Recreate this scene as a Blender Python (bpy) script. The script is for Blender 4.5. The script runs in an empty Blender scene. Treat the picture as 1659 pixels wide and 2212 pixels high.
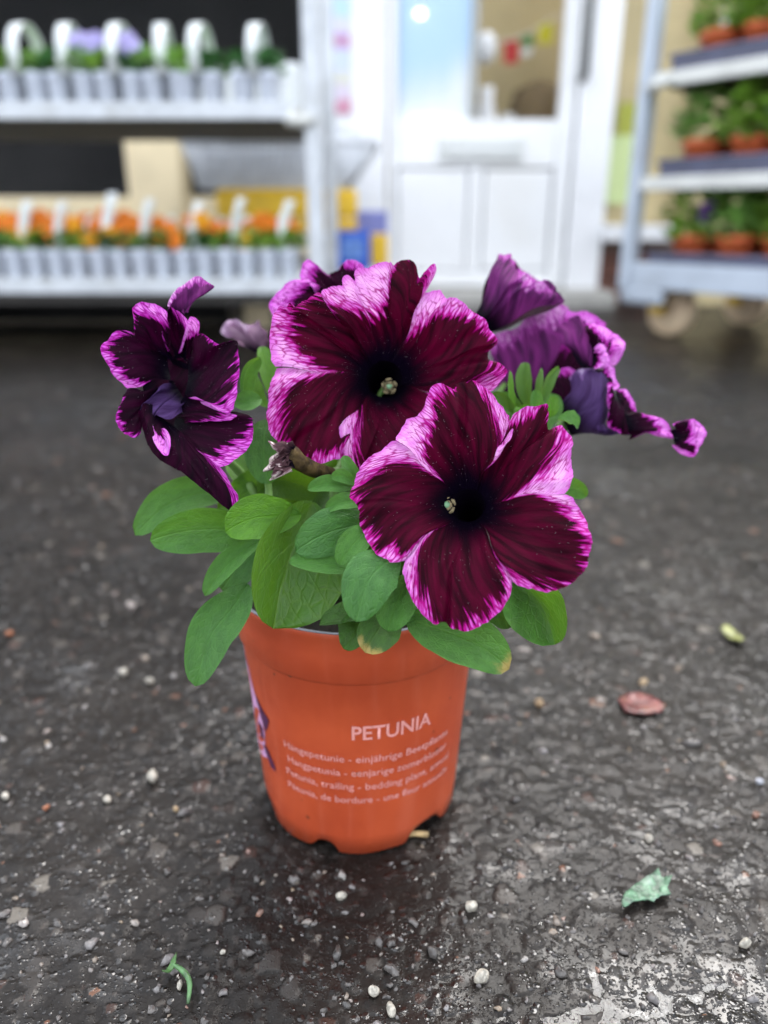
import bpy, bmesh, math, random
import numpy as np
from mathutils import Vector, Matrix, noise as mn

S = bpy.context.scene
R = math.radians
# ------------------------------------------------------------------ camera, sky, sun, exposure
PITCH = R(20.9); CAM_H = 0.28
FD, CX, CY = 1664.0, 829.5, 1106.0          # focal length and centre in the units used for measuring
cam_d = bpy.data.cameras.new('camera'); cam = bpy.data.objects.new('camera', cam_d)
S.collection.objects.link(cam); S.camera = cam
cam.location = (0, 0, CAM_H); cam.rotation_euler = (math.pi/2 - PITCH, 0, 0)
cam_d.sensor_fit = 'VERTICAL'; cam_d.sensor_height = 24.0; cam_d.sensor_width = 18.0
cam_d.lens = 24.0*FD/2212.0; cam_d.clip_start = 0.01; cam_d.clip_end = 500
cam_d.dof.use_dof = True; cam_d.dof.focus_distance = 0.288; cam_d.dof.aperture_fstop = 3.0

SUN_EL, SUN_AZ = R(55), R(22)               # azimuth measured from +Y clockwise: veiled sun above the shop, a little to the right
w = bpy.data.worlds.new('World'); S.world = w; w.use_nodes = True
nt = w.node_tree; nt.nodes.clear()
sky = nt.nodes.new('ShaderNodeTexSky'); sky.sky_type = 'NISHITA'; sky.sun_disc = False
sky.sun_elevation = SUN_EL; sky.sun_rotation = SUN_AZ; sky.air_density = 0.7; sky.dust_density = 6.0; sky.ozone_density = 1.0
bg = nt.nodes.new('ShaderNodeBackground'); bg.inputs['Strength'].default_value = 0.12
wo = nt.nodes.new('ShaderNodeOutputWorld')
# broken bright cloud over the whole sky
tcw = nt.nodes.new('ShaderNodeTexCoord'); nzw = nt.nodes.new('ShaderNodeTexNoise'); nzw.inputs['Scale'].default_value = 2.2; nzw.inputs['Detail'].default_value = 6
nt.links.new(tcw.outputs['Generated'], nzw.inputs['Vector'])
mrw = nt.nodes.new('ShaderNodeMapRange'); mrw.inputs[1].default_value = 0.36; mrw.inputs[2].default_value = 0.62; mrw.inputs[3].default_value = 0.25; mrw.inputs[4].default_value = 1.0; nt.links.new(nzw.outputs[0], mrw.inputs[0])
mxw = nt.nodes.new('ShaderNodeMix'); mxw.data_type = 'RGBA'; nt.links.new(mrw.outputs[0], mxw.inputs[0]); nt.links.new(sky.outputs[0], mxw.inputs[6]); mxw.inputs[7].default_value = (12.4, 13.0, 14.0, 1)
nt.links.new(mxw.outputs[2], bg.inputs[0]); nt.links.new(bg.outputs[0], wo.inputs[0])
sd = bpy.data.lights.new('sun', 'SUN'); so = bpy.data.objects.new('sun', sd); S.collection.objects.link(so)
sd.energy = 1.5; sd.angle = R(30); sd.color = (1.0, 0.97, 0.93)
sdir = Vector((math.sin(SUN_AZ)*math.cos(SUN_EL), math.cos(SUN_AZ)*math.cos(SUN_EL), math.sin(SUN_EL)))
so.rotation_euler = sdir.to_track_quat('Z', 'Y').to_euler()
so.location = sdir*8
S.view_settings.view_transform = 'Standard'; S.view_settings.look = 'None'
S.view_settings.exposure = 1.15; S.view_settings.gamma = 1.0
S.render.engine = 'CYCLES'
S.cycles.use_denoising = True
S.cycles.max_bounces = 6; S.cycles.diffuse_bounces = 3; S.cycles.glossy_bounces = 3; S.cycles.transmission_bounces = 4; S.cycles.use_adaptive_sampling = True; S.cycles.adaptive_threshold = 0.03; S.cycles.transparent_max_bounces = 12
S.cycles.sample_clamp_indirect = 6.0

# ------------------------------------------------------------------ helpers
FWD = Vector((0, math.cos(PITCH), -math.sin(PITCH))); UP = Vector((0, math.sin(PITCH), math.cos(PITCH))); RT = Vector((1, 0, 0))
CAMP = Vector((0, 0, CAM_H))
def ray(u, v): return FWD + RT*((u-CX)/FD) + UP*((CY-v)/FD)
def P(u, v, d): return CAMP + ray(u, v)*d                     # a point at d metres in front of the lens
def PY(u, v, Y): r = ray(u, v); return CAMP + r*(Y/r.y)       # a point on the upright plane y = Y
def G(u, v, z=0.0): r = ray(u, v); return CAMP + r*((z-CAM_H)/r.z)
def zf(ox, oy, sc):                                           # measuring windows
    k = 1659.0/2250.0
    return lambda x, y: ((ox + x/sc)*k, (oy + y/sc)*k)

def link(o, parent=None):
    S.collection.objects.link(o)
    if parent is not None: o.parent = parent
    return o
def tag(o, label=None, cat=None, group=None, kind=None):
    if label: o['label'] = label
    if cat: o['category'] = cat
    if group: o['group'] = group
    if kind: o['kind'] = kind
    return o
def empty(name, loc=(0, 0, 0), rz=0.0, label=None, cat=None, group=None):
    o = bpy.data.objects.new(name, None); o.empty_display_size = 0.02
    link(o); o.location = loc; o.rotation_euler = (0, 0, rz)
    return tag(o, label, cat, group)
def meshobj(name, verts, faces, mat, parent=None, smooth=True):
    me = bpy.data.meshes.new(name); me.from_pydata([tuple(v) for v in verts], [], faces); me.update()
    if smooth: me.polygons.foreach_set('use_smooth', [True]*len(me.polygons))
    if mat: me.materials.append(mat)
    return link(bpy.data.objects.new(name, me), parent)
def from_bm(name, bm, mat, parent=None, smooth=False):
    me = bpy.data.meshes.new(name); bm.to_mesh(me); bm.free()
    if smooth: me.polygons.foreach_set('use_smooth', [True]*len(me.polygons))
    if mat: me.materials.append(mat)
    return link(bpy.data.objects.new(name, me), parent)
def place_local(o, parent):                                   # geometry is in world space, keep it there under its thing
    o.parent = parent; o.matrix_parent_inverse = parent.matrix_basis.inverted()
    return o
def bm_box(bm, c, s, rot=None, bev=0.0):
    r = bmesh.ops.create_cube(bm, size=1.0); vs = r['verts']
    M = Matrix.Translation(Vector(c)) @ (rot.to_4x4() if rot else Matrix.Identity(4)) @ Matrix.Diagonal((s[0], s[1], s[2], 1))
    bmesh.ops.transform(bm, matrix=M, verts=vs)
    if bev > 0:
        es = list({e for v in vs for e in v.link_edges})
        bmesh.ops.bevel(bm, geom=es, offset=bev, segments=2, affect='EDGES', profile=0.5)
def box(name, c, s, mat, parent=None, bev=0.003, rot=None):
    bm = bmesh.new(); bm_box(bm, c, s, rot, bev); return from_bm(name, bm, mat, parent)
def tube_geo(pts, rad, seg=8, caps=True):
    pts = [Vector(p) for p in pts]; n = len(pts)
    if not hasattr(rad, '__len__'): rad = [rad]*n
    V, F = [], []
    t0 = (pts[1]-pts[0]).normalized(); a = t0.orthogonal().normalized()
    for i, p in enumerate(pts):
        t = (pts[min(i+1, n-1)] - pts[max(i-1, 0)]).normalized()
        a = (a - t*a.dot(t)).normalized(); b = t.cross(a)
        for k in range(seg):
            q = 2*math.pi*k/seg; V.append(p + (a*math.cos(q)+b*math.sin(q))*rad[i])
    for i in range(n-1):
        for k in range(seg):
            F.append((i*seg+k, i*seg+(k+1) % seg, (i+1)*seg+(k+1) % seg, (i+1)*seg+k))
    if caps:
        F.append(tuple(range(seg-1, -1, -1))); F.append(tuple((n-1)*seg+k for k in range(seg)))
    return V, F
def tube(name, pts, rad, mat, parent=None, seg=8):
    V, F = tube_geo(pts, rad, seg); return meshobj(name, V, F, mat, parent)
def tubes(name, lst, rad, mat, parent=None, seg=6):
    V, F = [], []
    for pts in lst:
        v, f = tube_geo(pts, rad, seg); o = len(V); V += v; F += [tuple(i+o for i in q) for q in f]
    return meshobj(name, V, F, mat, parent)
def lathe_geo(prof, seg=32, zmod=None):
    V, F = [], []; n = len(prof)
    for i, (r, z) in enumerate(prof):
        for k in range(seg):
            q = 2*math.pi*k/seg; dz = zmod(i, q) if zmod else 0
            V.append(Vector((r*math.cos(q), r*math.sin(q), z+dz)))
    for i in range(n-1):
        for k in range(seg): F.append((i*seg+k, i*seg+(k+1) % seg, (i+1)*seg+(k+1) % seg, (i+1)*seg+k))
    return V, F
def catmull(pts, t):                                          # open spline through pts, t in 0..1
    n = len(pts)-1; x = min(max(t, 0), 1)*n; i = min(int(x), n-1); f = x-i
    p0 = pts[max(i-1, 0)]; p1 = pts[i]; p2 = pts[i+1]; p3 = pts[min(i+2, n)]
    return 0.5*((2*p1) + (p2-p0)*f + (2*p0-5*p1+4*p2-p3)*f*f + (3*p1-p0-3*p2+p3)*f*f*f)
def lerp_list(lst, t):
    for (a, x), (b, y) in zip(lst, lst[1:]):
        if t <= b: return x + (y-x)*(t-a)/max(b-a, 1e-6)
    return lst[-1][1]

# ------------------------------------------------------------------ materials
MATS = {}
def newmat(name):
    m = bpy.data.materials.new(name); m.use_nodes = True; t = m.node_tree
    p = t.nodes['Principled BSDF']; MATS[name] = m
    return m, t, p
def N(t, typ, **kw):
    n = t.nodes.new('ShaderNode'+typ)
    for k, v in kw.items():
        if hasattr(n, k): setattr(n, k, v)
        else: n.inputs[k].default_value = v
    return n
def L(t, a, b): t.links.new(a, b)
def mixc(t, fac, a, b):
    n = t.nodes.new('ShaderNodeMix'); n.data_type = 'RGBA'
    for s, v in ((n.inputs[0], fac), (n.inputs[6], a), (n.inputs[7], b)):
        if hasattr(v, 'links') or isinstance(v, bpy.types.NodeSocket): t.links.new(v, s)
        elif isinstance(v, (tuple, list)): s.default_value = (*v[:3], 1)
        else: s.default_value = v
    return n.outputs[2]
def mrange(t, x, a, b, c=0.0, d=1.0, smooth=True):
    n = t.nodes.new('ShaderNodeMapRange'); n.interpolation_type = 'SMOOTHSTEP' if smooth else 'LINEAR'
    t.links.new(x, n.inputs[0])
    for i, v in enumerate((a, b, c, d)): n.inputs[1+i].default_value = v
    return n.outputs[0]
def math_(t, op, a, b=0.0):
    n = t.nodes.new('ShaderNodeMath'); n.operation = op
    for i, v in enumerate((a, b)):
        if isinstance(v, bpy.types.NodeSocket): t.links.new(v, n.inputs[i])
        else: n.inputs[i].default_value = v
    return n.outputs[0]
def simple(name, col, rough=0.5, var=0.12, scale=8.0, metal=0.0, bump=0.0, trans=0.0, spec=0.5, dirt=None):
    """plain colour with an uneven tone, optional dirt colour in patches"""
    m, t, p = newmat(name)
    tc = N(t, 'TexCoord'); nz = N(t, 'TexNoise'); nz.inputs['Scale'].default_value = scale; nz.inputs['Detail'].default_value = 5
    L(t, tc.outputs['Object'], nz.inputs['Vector'])
    f = mrange(t, nz.outputs[0], 0.3, 0.7)
    c = mixc(t, f, tuple(x*(1-var) for x in col), tuple(min(x*(1+var), 1) for x in col))
    if dirt:
        n2 = N(t, 'TexNoise'); n2.inputs['Scale'].default_value = scale*0.6; n2.inputs['Detail'].default_value = 8
        L(t, tc.outputs['Object'], n2.inputs['Vector'])
        c = mixc(t, mrange(t, n2.outputs[0], 0.52, 0.75, 0, 0.8), c, dirt)
    L(t, c, p.inputs['Base Color'])
    L(t, mrange(t, nz.outputs[0], 0.2, 0.8, rough*0.85, min(rough*1.15, 1)), p.inputs['Roughness'])
    p.inputs['Metallic'].default_value = metal; p.inputs['Specular IOR Level'].default_value = spec
    if bump:
        b = N(t, 'Bump'); b.inputs['Strength'].default_value = bump; b.inputs['Distance'].default_value = 0.002
        L(t, nz.outputs[0], b.inputs['Height']); L(t, b.outputs[0], p.inputs['Normal'])
    if trans:
        out = t.nodes['Material Output']; tr = N(t, 'BsdfTranslucent'); mx = N(t, 'MixShader'); mx.inputs[0].default_value = trans
        L(t, c, tr.inputs[0]); L(t, p.outputs[0], mx.inputs[1]); L(t, tr.outputs[0], mx.inputs[2]); L(t, mx.outputs[0], out.inputs[0])
    return m

def petal_material(name, dark1, dark2, mag, pink, pale, outside=False):
    m, t, p = newmat(name)
    pk = N(t, 'Attribute', attribute_name='pk').outputs['Fac']; rad = N(t, 'Attribute', attribute_name='rad').outputs['Fac']
    uv = N(t, 'UVMap', uv_map='uv').outputs[0]
    def mapped(sx, sy, loc=0.0):
        n = N(t, 'Mapping'); n.inputs['Scale'].default_value = (sx, sy, 1); n.inputs['Location'].default_value = (loc, loc, 0)
        L(t, uv, n.inputs[0]); return n.outputs[0]
    def noise(vec, sc=1.0, det=2.0, dist=0.0):
        n = N(t, 'TexNoise'); n.inputs['Scale'].default_value = sc; n.inputs['Detail'].default_value = det; n.inputs['Distortion'].default_value = dist
        L(t, vec, n.inputs['Vector']); return n.outputs[0]
    j1 = noise(mapped(5.0, 0.55), 1.0, 3); j2 = noise(mapped(13.0, 1.3, 3.3), 1.0, 2)
    j0 = noise(mapped(1.7, 0.5, 7.0), 1.0, 2)
    x = math_(t, 'ADD', pk, math_(t, 'MULTIPLY', math_(t, 'SUBTRACT', j1, 0.5), 0.62))
    x = math_(t, 'ADD', x, math_(t, 'MULTIPLY', math_(t, 'SUBTRACT', j2, 0.5), 0.34))
    x = math_(t, 'ADD', x, math_(t, 'MULTIPLY', math_(t, 'SUBTRACT', j0, 0.5), 0.2))
    g = mrange(t, x, -0.05, 0.03); f = mrange(t, x, 0.0, 0.06)
    # net of fine veins, drawn out along the petal
    wn = noise(mapped(3.0, 1.5, 1.7), 1.0, 2)
    cv = N(t, 'CombineXYZ'); sp = N(t, 'SeparateXYZ'); L(t, mapped(7.5, 2.0), sp.inputs[0])
    L(t, math_(t, 'ADD', sp.outputs[0], math_(t, 'MULTIPLY', wn, 1.6)), cv.inputs[0]); L(t, sp.outputs[1], cv.inputs[1])
    vo = N(t, 'TexVoronoi', feature='DISTANCE_TO_EDGE', voronoi_dimensions='2D'); vo.inputs['Scale'].default_value = 1.0
    L(t, cv.outputs[0], vo.inputs['Vector'])
    vw = mrange(t, x, -0.02, 0.38, 0.42, 0.09, False)        # veins swell towards the dark field and thin out at the rim
    vein = mrange(t, math_(t, 'DIVIDE', vo.outputs['Distance'], vw), 0.12, 0.9)
    vstr = mrange(t, x, 0.0, 0.6, 1.0, 0.55)
    darkc = mixc(t, mrange(t, rad, 0.06, 0.42), (0.0022, 0.0008, 0.005), mixc(t, mrange(t, noise(mapped(3.0, 0.5, 5.0), 1.0, 3), 0.25, 0.75), dark1, dark2))
    pinkc = mixc(t, mrange(t, x, 0.02, 0.22), pink, pale)
    pinkc = mixc(t, mrange(t, rad, 0.90, 1.0, 0.0, 0.75), pinkc, pink)
    pinkc = mixc(t, mrange(t, noise(mapped(2.2, 2.0, 9.0), 1.0, 3), 0.35, 0.7, 0, 0.6), pinkc, pink)
    veinc = mixc(t, 0.25, mag, dark2)
    pv = mixc(t, math_(t, 'MULTIPLY', math_(t, 'SUBTRACT', 1.0, vein), vstr), pinkc, veinc)
    col = mixc(t, f, mixc(t, g, darkc, mag), pv)
    # stray pollen on the dark face
    sn = N(t, 'TexVoronoi', feature='F1', voronoi_dimensions='2D'); sn.inputs['Scale'].default_value = 14.0; L(t, uv, sn.inputs['Vector'])
    sel = N(t, 'TexWhiteNoise', noise_dimensions='2D'); L(t, sn.outputs['Position'], sel.inputs['Vector'])
    sm = math_(t, 'MULTIPLY', math_(t, 'LESS_THAN', sn.outputs['Distance'], 0.13), math_(t, 'GREATER_THAN', sel.outputs['Value'], 0.955))
    sm = math_(t, 'MULTIPLY', sm, math_(t, 'GREATER_THAN', noise(mapped(0.8, 0.8, 11.0), 1.0, 2), 0.5))
    if not outside: col = mixc(t, math_(t, 'MULTIPLY', sm, 0.7), col, (0.45, 0.40, 0.45))
    L(t, col, p.inputs['Base Color'])
    p.inputs['Roughness'].default_value = 0.5; p.inputs['Specular IOR Level'].default_value = 0.05
    p.inputs['Sheen Weight'].default_value = 0.0; p.inputs['Sheen Roughness'].default_value = 0.35
    p.inputs['Sheen Tint'].default_value = (0.7, 0.4, 0.9, 1)
    bm_ = N(t, 'Bump'); bm_.inputs['Strength'].default_value = 0.45; bm_.inputs['Distance'].default_value = 0.0006
    hh = math_(t, 'ADD', math_(t, 'MULTIPLY', vo.outputs['Distance'], 0.8), math_(t, 'ADD', math_(t, 'MULTIPLY', j2, 0.7), noise(mapped(30, 22), 1.0, 2)))
    L(t, hh, bm_.inputs['Height']); L(t, bm_.outputs[0], p.inputs['Normal'])
    out = t.nodes['Material Output']; tr = N(t, 'BsdfTranslucent'); mx = N(t, 'MixShader'); mx.inputs[0].default_value = 0.32
    L(t, col, tr.inputs[0]); L(t, p.outputs[0], mx.inputs[1]); L(t, tr.outputs[0], mx.inputs[2]); L(t, mx.outputs[0], out.inputs[0])
    return m
M_PETAL = petal_material('petunia_petal', (0.011, 0.0002, 0.0034), (0.076, 0.0004, 0.016), (0.42, 0.004, 0.22), (0.60, 0.09, 0.55), (0.84, 0.42, 0.80))
M_PETAL_C = petal_material('petunia_petal_violet', (0.005, 0.0003, 0.004), (0.026, 0.0005, 0.014), (0.36, 0.008, 0.28), (0.58, 0.07, 0.58), (0.78, 0.28, 0.78))
M_OUT = petal_material('petunia_outside', (0.040, 0.008, 0.045), (0.19, 0.025, 0.17), (0.30, 0.04, 0.28), (0.46, 0.10, 0.44), (0.66, 0.38, 0.66), True)
M_TRUMP = petal_material('petunia_trumpet', (0.028, 0.010, 0.050), (0.085, 0.045, 0.15), (0.11, 0.05, 0.17), (0.24, 0.14, 0.34), (0.46, 0.40, 0.56), True)
M_FADED = petal_material('faded_petal', (0.10, 0.04, 0.09), (0.22, 0.14, 0.20), (0.2, 0.1, 0.2), (0.3, 0.2, 0.3), (0.45, 0.36, 0.45), True)
M_WILT = petal_material('withered_petal', (0.05, 0.025, 0.03), (0.12, 0.06, 0.07), (0.20, 0.10, 0.13), (0.50, 0.40, 0.40), (0.72, 0.64, 0.60), True)
M_THROAT = simple('petunia_throat', (0.004, 0.0016, 0.008), 0.7, 0.3, 300, spec=0.05)

def leaf_material(name, c1, c2, rim, sheen=0.25):
    m, t, p = newmat(name)
    uv = N(t, 'UVMap', uv_map='uv').outputs[0]; age = N(t, 'Attribute', attribute_name='age').outputs['Fac']
    sp = N(t, 'SeparateXYZ'); L(t, uv, sp.inputs[0])
    ax = math_(t, 'ABSOLUTE', sp.outputs[0])                  # distance from the midrib
    nz = N(t, 'TexNoise'); nz.inputs['Scale'].default_value = 3.0; nz.inputs['Detail'].default_value = 5; L(t, uv, nz.inputs['Vector'])
    nf = N(t, 'TexNoise'); nf.inputs['Scale'].default_value = 40.0; nf.inputs['Detail'].default_value = 3; L(t, uv, nf.inputs['Vector'])
    # side veins leave the midrib at an angle
    vl = N(t, 'TexVoronoi', feature='DISTANCE_TO_EDGE', voronoi_dimensions='2D'); vl.inputs['Scale'].default_value = 5.5; L(t, uv, vl.inputs['Vector'])
    net = mrange(t, vl.outputs['Distance'], 0.0, 0.16)
    ph = math_(t, 'MULTIPLY', math_(t, 'SUBTRACT', sp.outputs[1], math_(t, 'MULTIPLY', ax, 0.75)), 13.0)
    sv = math_(t, 'POWER', math_(t, 'ABSOLUTE', math_(t, 'SINE', ph)), 0.25)
    svm = mrange(t, sv, 0.35, 0.8)
    mid = mrange(t, ax, 0.0, 0.06)
    c = mixc(t, mrange(t, nz.outputs[0], 0.3, 0.72), c1, c2)
    c = mixc(t, math_(t, 'MULTIPLY', math_(t, 'SUBTRACT', 1.0, svm), 0.10), c, rim)
    c = mixc(t, math_(t, 'MULTIPLY', math_(t, 'SUBTRACT', 1.0, mid), 0.35), c, rim)
    c = mixc(t, math_(t, 'MULTIPLY', math_(t, 'SUBTRACT', 1.0, net), 0.16), c, rim)
    c = mixc(t, mrange(t, ax, 0.86, 1.0, 0, 0.35), c, rim)
    sn = mrange(t, nf.outputs[0], 0.64, 0.70, 0, 0.8); big = mrange(t, nz.outputs[0], 0.5, 0.66)
    c = mixc(t, math_(t, 'MULTIPLY', sn, big), c, (0.012, 0.03, 0.01))
    a2 = math_(t, 'ADD', age, math_(t, 'ADD', math_(t, 'MULTIPLY', math_(t, 'SUBTRACT', nz.outputs[0], 0.5), 0.8), math_(t, 'MULTIPLY', math_(t, 'SUBTRACT', nf.outputs[0], 0.5), 0.4)))
    c = mixc(t, mrange(t, a2, 0.3, 0.6), c, mixc(t, nz.outputs[0], (0.30, 0.24, 0.04), (0.42, 0.30, 0.11)))
    c = mixc(t, mrange(t, a2, 0.86, 1.05), c, (0.10, 0.06, 0.03))
    L(t, c, p.inputs['Base Color']); p.inputs['Roughness'].default_value = 0.40; p.inputs['Specular IOR Level'].default_value = 0.42
    p.inputs['Sheen Weight'].default_value = sheen*0.35; p.inputs['Sheen Roughness'].default_value = 0.4; p.inputs['Sheen Tint'].default_value = (0.75, 0.95, 0.85, 1)
    b = N(t, 'Bump'); b.inputs['Strength'].default_value = 0.55; b.inputs['Distance'].default_value = 0.0009
    hh = math_(t, 'ADD', math_(t, 'ADD', math_(t, 'MULTIPLY', svm, 0.3), math_(t, 'MULTIPLY', net, 0.32)), math_(t, 'ADD', math_(t, 'MULTIPLY', mid, 0.8), math_(t, 'MULTIPLY', nf.outputs[0], 0.5)))
    L(t, hh, b.inputs['Height']); L(t, b.outputs[0], p.inputs['Normal'])
    out = t.nodes['Material Output']; tr = N(t, 'BsdfTranslucent'); mx = N(t, 'MixShader'); mx.inputs[0].default_value = 0.30
    tc = mixc(t, 0.6, c, (0.16, 0.30, 0.01)); L(t, tc, tr.inputs[0])
    L(t, p.outputs[0], mx.inputs[1]); L(t, tr.outputs[0], mx.inputs[2]); L(t, mx.outputs[0], out.inputs[0])
    return m
LEAF = {
 'teal': leaf_material('leaf_teal', (0.0296, 0.1248, 0.0184), (0.0522, 0.1810, 0.0282), (0.0883, 0.2513, 0.0508), 0.3),
 'mid': leaf_material('leaf_mid', (0.0405, 0.1473, 0.0169), (0.0626, 0.2080, 0.0254), (0.1178, 0.2860, 0.0508), 0.22),
 'bright': leaf_material('leaf_bright', (0.0552, 0.1733, 0.0068), (0.0883, 0.2513, 0.0110), (0.1251, 0.3120, 0.0254), 0.12),
 'dark': leaf_material('leaf_dark', (0.0206, 0.0737, 0.0076), (0.0368, 0.1213, 0.0119), (0.0736, 0.1733, 0.0212), 0.15),
 'olive': leaf_material('leaf_olive', (0.0552, 0.1473, 0.0076), (0.0479, 0.1430, 0.0169), (0.1178, 0.2339, 0.0212), 0.2),
}
M_STEM = simple('green_stem', (0.12, 0.24, 0.05), 0.5, 0.2, 120, trans=0.1)
M_STAMEN = simple('pollen_anther', (0.17, 0.135, 0.07), 0.8, 0.35, 900, bump=0.4)
M_STIGMA = simple('green_stigma', (0.13, 0.26, 0.14), 0.5, 0.2, 500)

# ------------------------------------------------------------------ asphalt: stones in a dark binder, wet
rng = np.random.default_rng(7)
def hsh(ix, iy, k):
    n = (ix*374761393 + iy*668265263 + k*2246822519) & 0xFFFFFFFF
    n = ((n ^ (n >> 13))*1274126177) & 0xFFFFFFFF
    n = n ^ (n >> 16)
    return (n & 0xFFFFFF)/float(0x1000000)
def vnoise(x, y, k):
    ix = np.floor(x).astype(np.int64); iy = np.floor(y).astype(np.int64); fx = x-ix; fy = y-iy
    fx = fx*fx*(3-2*fx); fy = fy*fy*(3-2*fy)
    a = hsh(ix, iy, k); b = hsh(ix+1, iy, k); c = hsh(ix, iy+1, k); d = hsh(ix+1, iy+1, k)
    return (a*(1-fx)+b*fx)*(1-fy) + (c*(1-fx)+d*fx)*fy
def worley(x, y, cell, k):
    gx = x/cell; gy = y/cell; ix = np.floor(gx).astype(np.int64); iy = np.floor(gy).astype(np.int64)
    best = np.full(x.shape, 9.0); r1 = np.zeros(x.shape); r2 = np.zeros(x.shape)
    for dx in (-1, 0, 1):
        for dy in (-1, 0, 1):
            jx = ix+dx; jy = iy+dy
            px = jx + 0.15+0.7*hsh(jx, jy, k); py = jy + 0.15+0.7*hsh(jx, jy, k+1); sz = 0.7+0.6*hsh(jx, jy, k+4)
            d = np.sqrt((gx-px)**2 + (gy-py)**2)/sz; u = d < best
            best = np.where(u, d, best); r1 = np.where(u, hsh(jx, jy, k+2), r1); r2 = np.where(u, hsh(jx, jy, k+3), r2)
    return best, r1, r2
WATER_Z = -0.0021
def puddle_mask(x, y):
    """where the surface sags enough to hold a film of rain water"""
    m = np.zeros(x.shape)
    for cx, cy, rx, ry in ((0.135, 0.165, 0.085, 0.075), (0.20, 0.20, 0.06, 0.07), (0.085, 0.115, 0.05, 0.04), (-0.115, 0.125, 0.045, 0.04),
                           (-0.085, 0.14, 0.03, 0.02), (-0.15, 0.17, 0.05, 0.04), (0.24, 0.29, 0.05, 0.06), (-0.20, 0.23, 0.05, 0.05)):
        d = ((x-cx)/rx)**2 + ((y-cy)/ry)**2; m = np.maximum(m, np.clip(1.15-d, 0, 1))
    return m
def ground_height(x, y, want_col=False):
    d1, a1, b1 = worley(x, y, 0.0085, 11); d2, a2, b2 = worley(x+3.1, y+1.7, 0.0038, 31); d3, a3, b3 = worley(x+7.7, y+9.1, 0.0019, 51)
    dome1 = np.sqrt(np.clip(1-(d1*1.5)**2, 0, 1)); dome2 = np.sqrt(np.clip(1-(d2*1.45)**2, 0, 1)); dome3 = np.sqrt(np.clip(1-(d3*1.4)**2, 0, 1))
    h1 = dome1*0.0013*np.clip(a1*2.2-1.2, 0, 1); h2 = dome2*0.0008*np.clip(a2*1.7-0.7, 0, 1); h3 = dome3*0.00028*a3
    low = 0.0016*(vnoise(x*14, y*14, 3)-0.5) + 0.0010*(vnoise(x*45, y*45, 5)-0.5) + 0.0006*(vnoise(x*130, y*130, 6)-0.5)
    h = np.maximum(np.maximum(h1, h2), h3) + low - 0.0012 - 0.0015*puddle_mask(x, y)*(0.1+0.9*vnoise(x*75, y*75, 9))*1.5 - 0.0012*puddle_mask(x, y)*(vnoise(x*190, y*190, 19)-0.5)
    if not want_col: return h
    who = np.argmax(np.stack([h1, h2, h3]), 0); sid = np.where(who == 0, b1, np.where(who == 1, b2, b3*0.93)); top = np.max(np.stack([h1/0.0013, h2/0.0008*0.9, h3/0.00028*0.6]), 0)
    return h, sid, top
m, t, p = newmat('wet_asphalt')
sid = N(t, 'Attribute', attribute_name='sid').outputs['Fac']; top = N(t, 'Attribute', attribute_name='top').outputs['Fac']
tc = N(t, 'TexCoord'); nz = N(t, 'TexNoise'); nz.inputs['Scale'].default_value = 9.0; nz.inputs['Detail'].default_value = 6; L(t, tc.outputs['Object'], nz.inputs['Vector'])
nf = N(t, 'TexNoise'); nf.inputs['Scale'].default_value = 900.0; nf.inputs['Detail'].default_value = 3; L(t, tc.outputs['Object'], nf.inputs['Vector'])
cr = N(t, 'ValToRGB'); e = cr.color_ramp; e.interpolation = 'CONSTANT'
e.elements[0].position = 0.0; e.elements[0].color = (0.011, 0.0095, 0.0085, 1); e.elements[1].position = 0.5; e.elements[1].color = (0.019, 0.0165, 0.0145, 1)
for pos, c in ((0.74, (0.032, 0.028, 0.025)), (0.86, (0.038, 0.020, 0.015)), (0.90, (0.055, 0.049, 0.043)), (0.965, (0.12, 0.108, 0.092)), (0.988, (0.13, 0.06, 0.035))):
    n_ = e.elements.new(pos); n_.color = (*c, 1)
L(t, sid, cr.inputs[0])
binder = mixc(t, mrange(t, nz.outputs[0], 0.35, 0.65), (0.0055, 0.0044, 0.0037), (0.014, 0.0112, 0.0092))
c = mixc(t, mrange(t, top, 0.25, 0.6), binder, cr.outputs[0])
c = mixc(t, mrange(t, nf.outputs[0], 0.45, 0.75, 0, 0.3), c, (0.03, 0.026, 0.023))
L(t, c, p.inputs['Base Color']); L(t, mrange(t, nz.outputs[0], 0.3, 0.7, 0.30, 0.5), p.inputs['Roughness'])
p.inputs['Specular IOR Level'].default_value = 0.12
wet = N(t, 'Attribute', attribute_name='wet').outputs['Fac']
def beads(scale, lo, size):
    v_ = N(t, 'TexVoronoi', feature='F1', voronoi_dimensions='2D'); v_.inputs['Scale'].default_value = scale; L(t, tc.outputs['Object'], v_.inputs['Vector'])
    wn_ = N(t, 'TexWhiteNoise', noise_dimensions='2D'); L(t, v_.outputs['Position'], wn_.inputs['Vector'])
    on = math_(t, 'GREATER_THAN', math_(t, 'ADD', wn_.outputs['Value'], math_(t, 'MULTIPLY', wet, 0.45)), lo)
    dm = mrange(t, v_.outputs['Distance'], 0.0, size, 1.0, 0.0, False)
    return math_(t, 'MULTIPLY', on, math_(t, 'POWER', dm, 0.6))
b1_, b2_, b3_ = beads(260.0, 0.93, 0.40), beads(560.0, 0.90, 0.45), beads(1100.0, 0.88, 0.5)
bd = math_(t, 'MAXIMUM', b1_, math_(t, 'MAXIMUM', math_(t, 'MULTIPLY', b2_, 0.6), math_(t, 'MULTIPLY', b3_, 0.35)))
hh = math_(t, 'ADD', math_(t, 'MULTIPLY', nf.outputs[0], 0.25), bd)
b = N(t, 'Bump'); b.inputs['Strength'].default_value = 1.0; b.inputs['Distance'].default_value = 0.0012; L(t, hh, b.inputs['Height']); L(t, b.outputs[0], p.inputs['Normal'])
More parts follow.
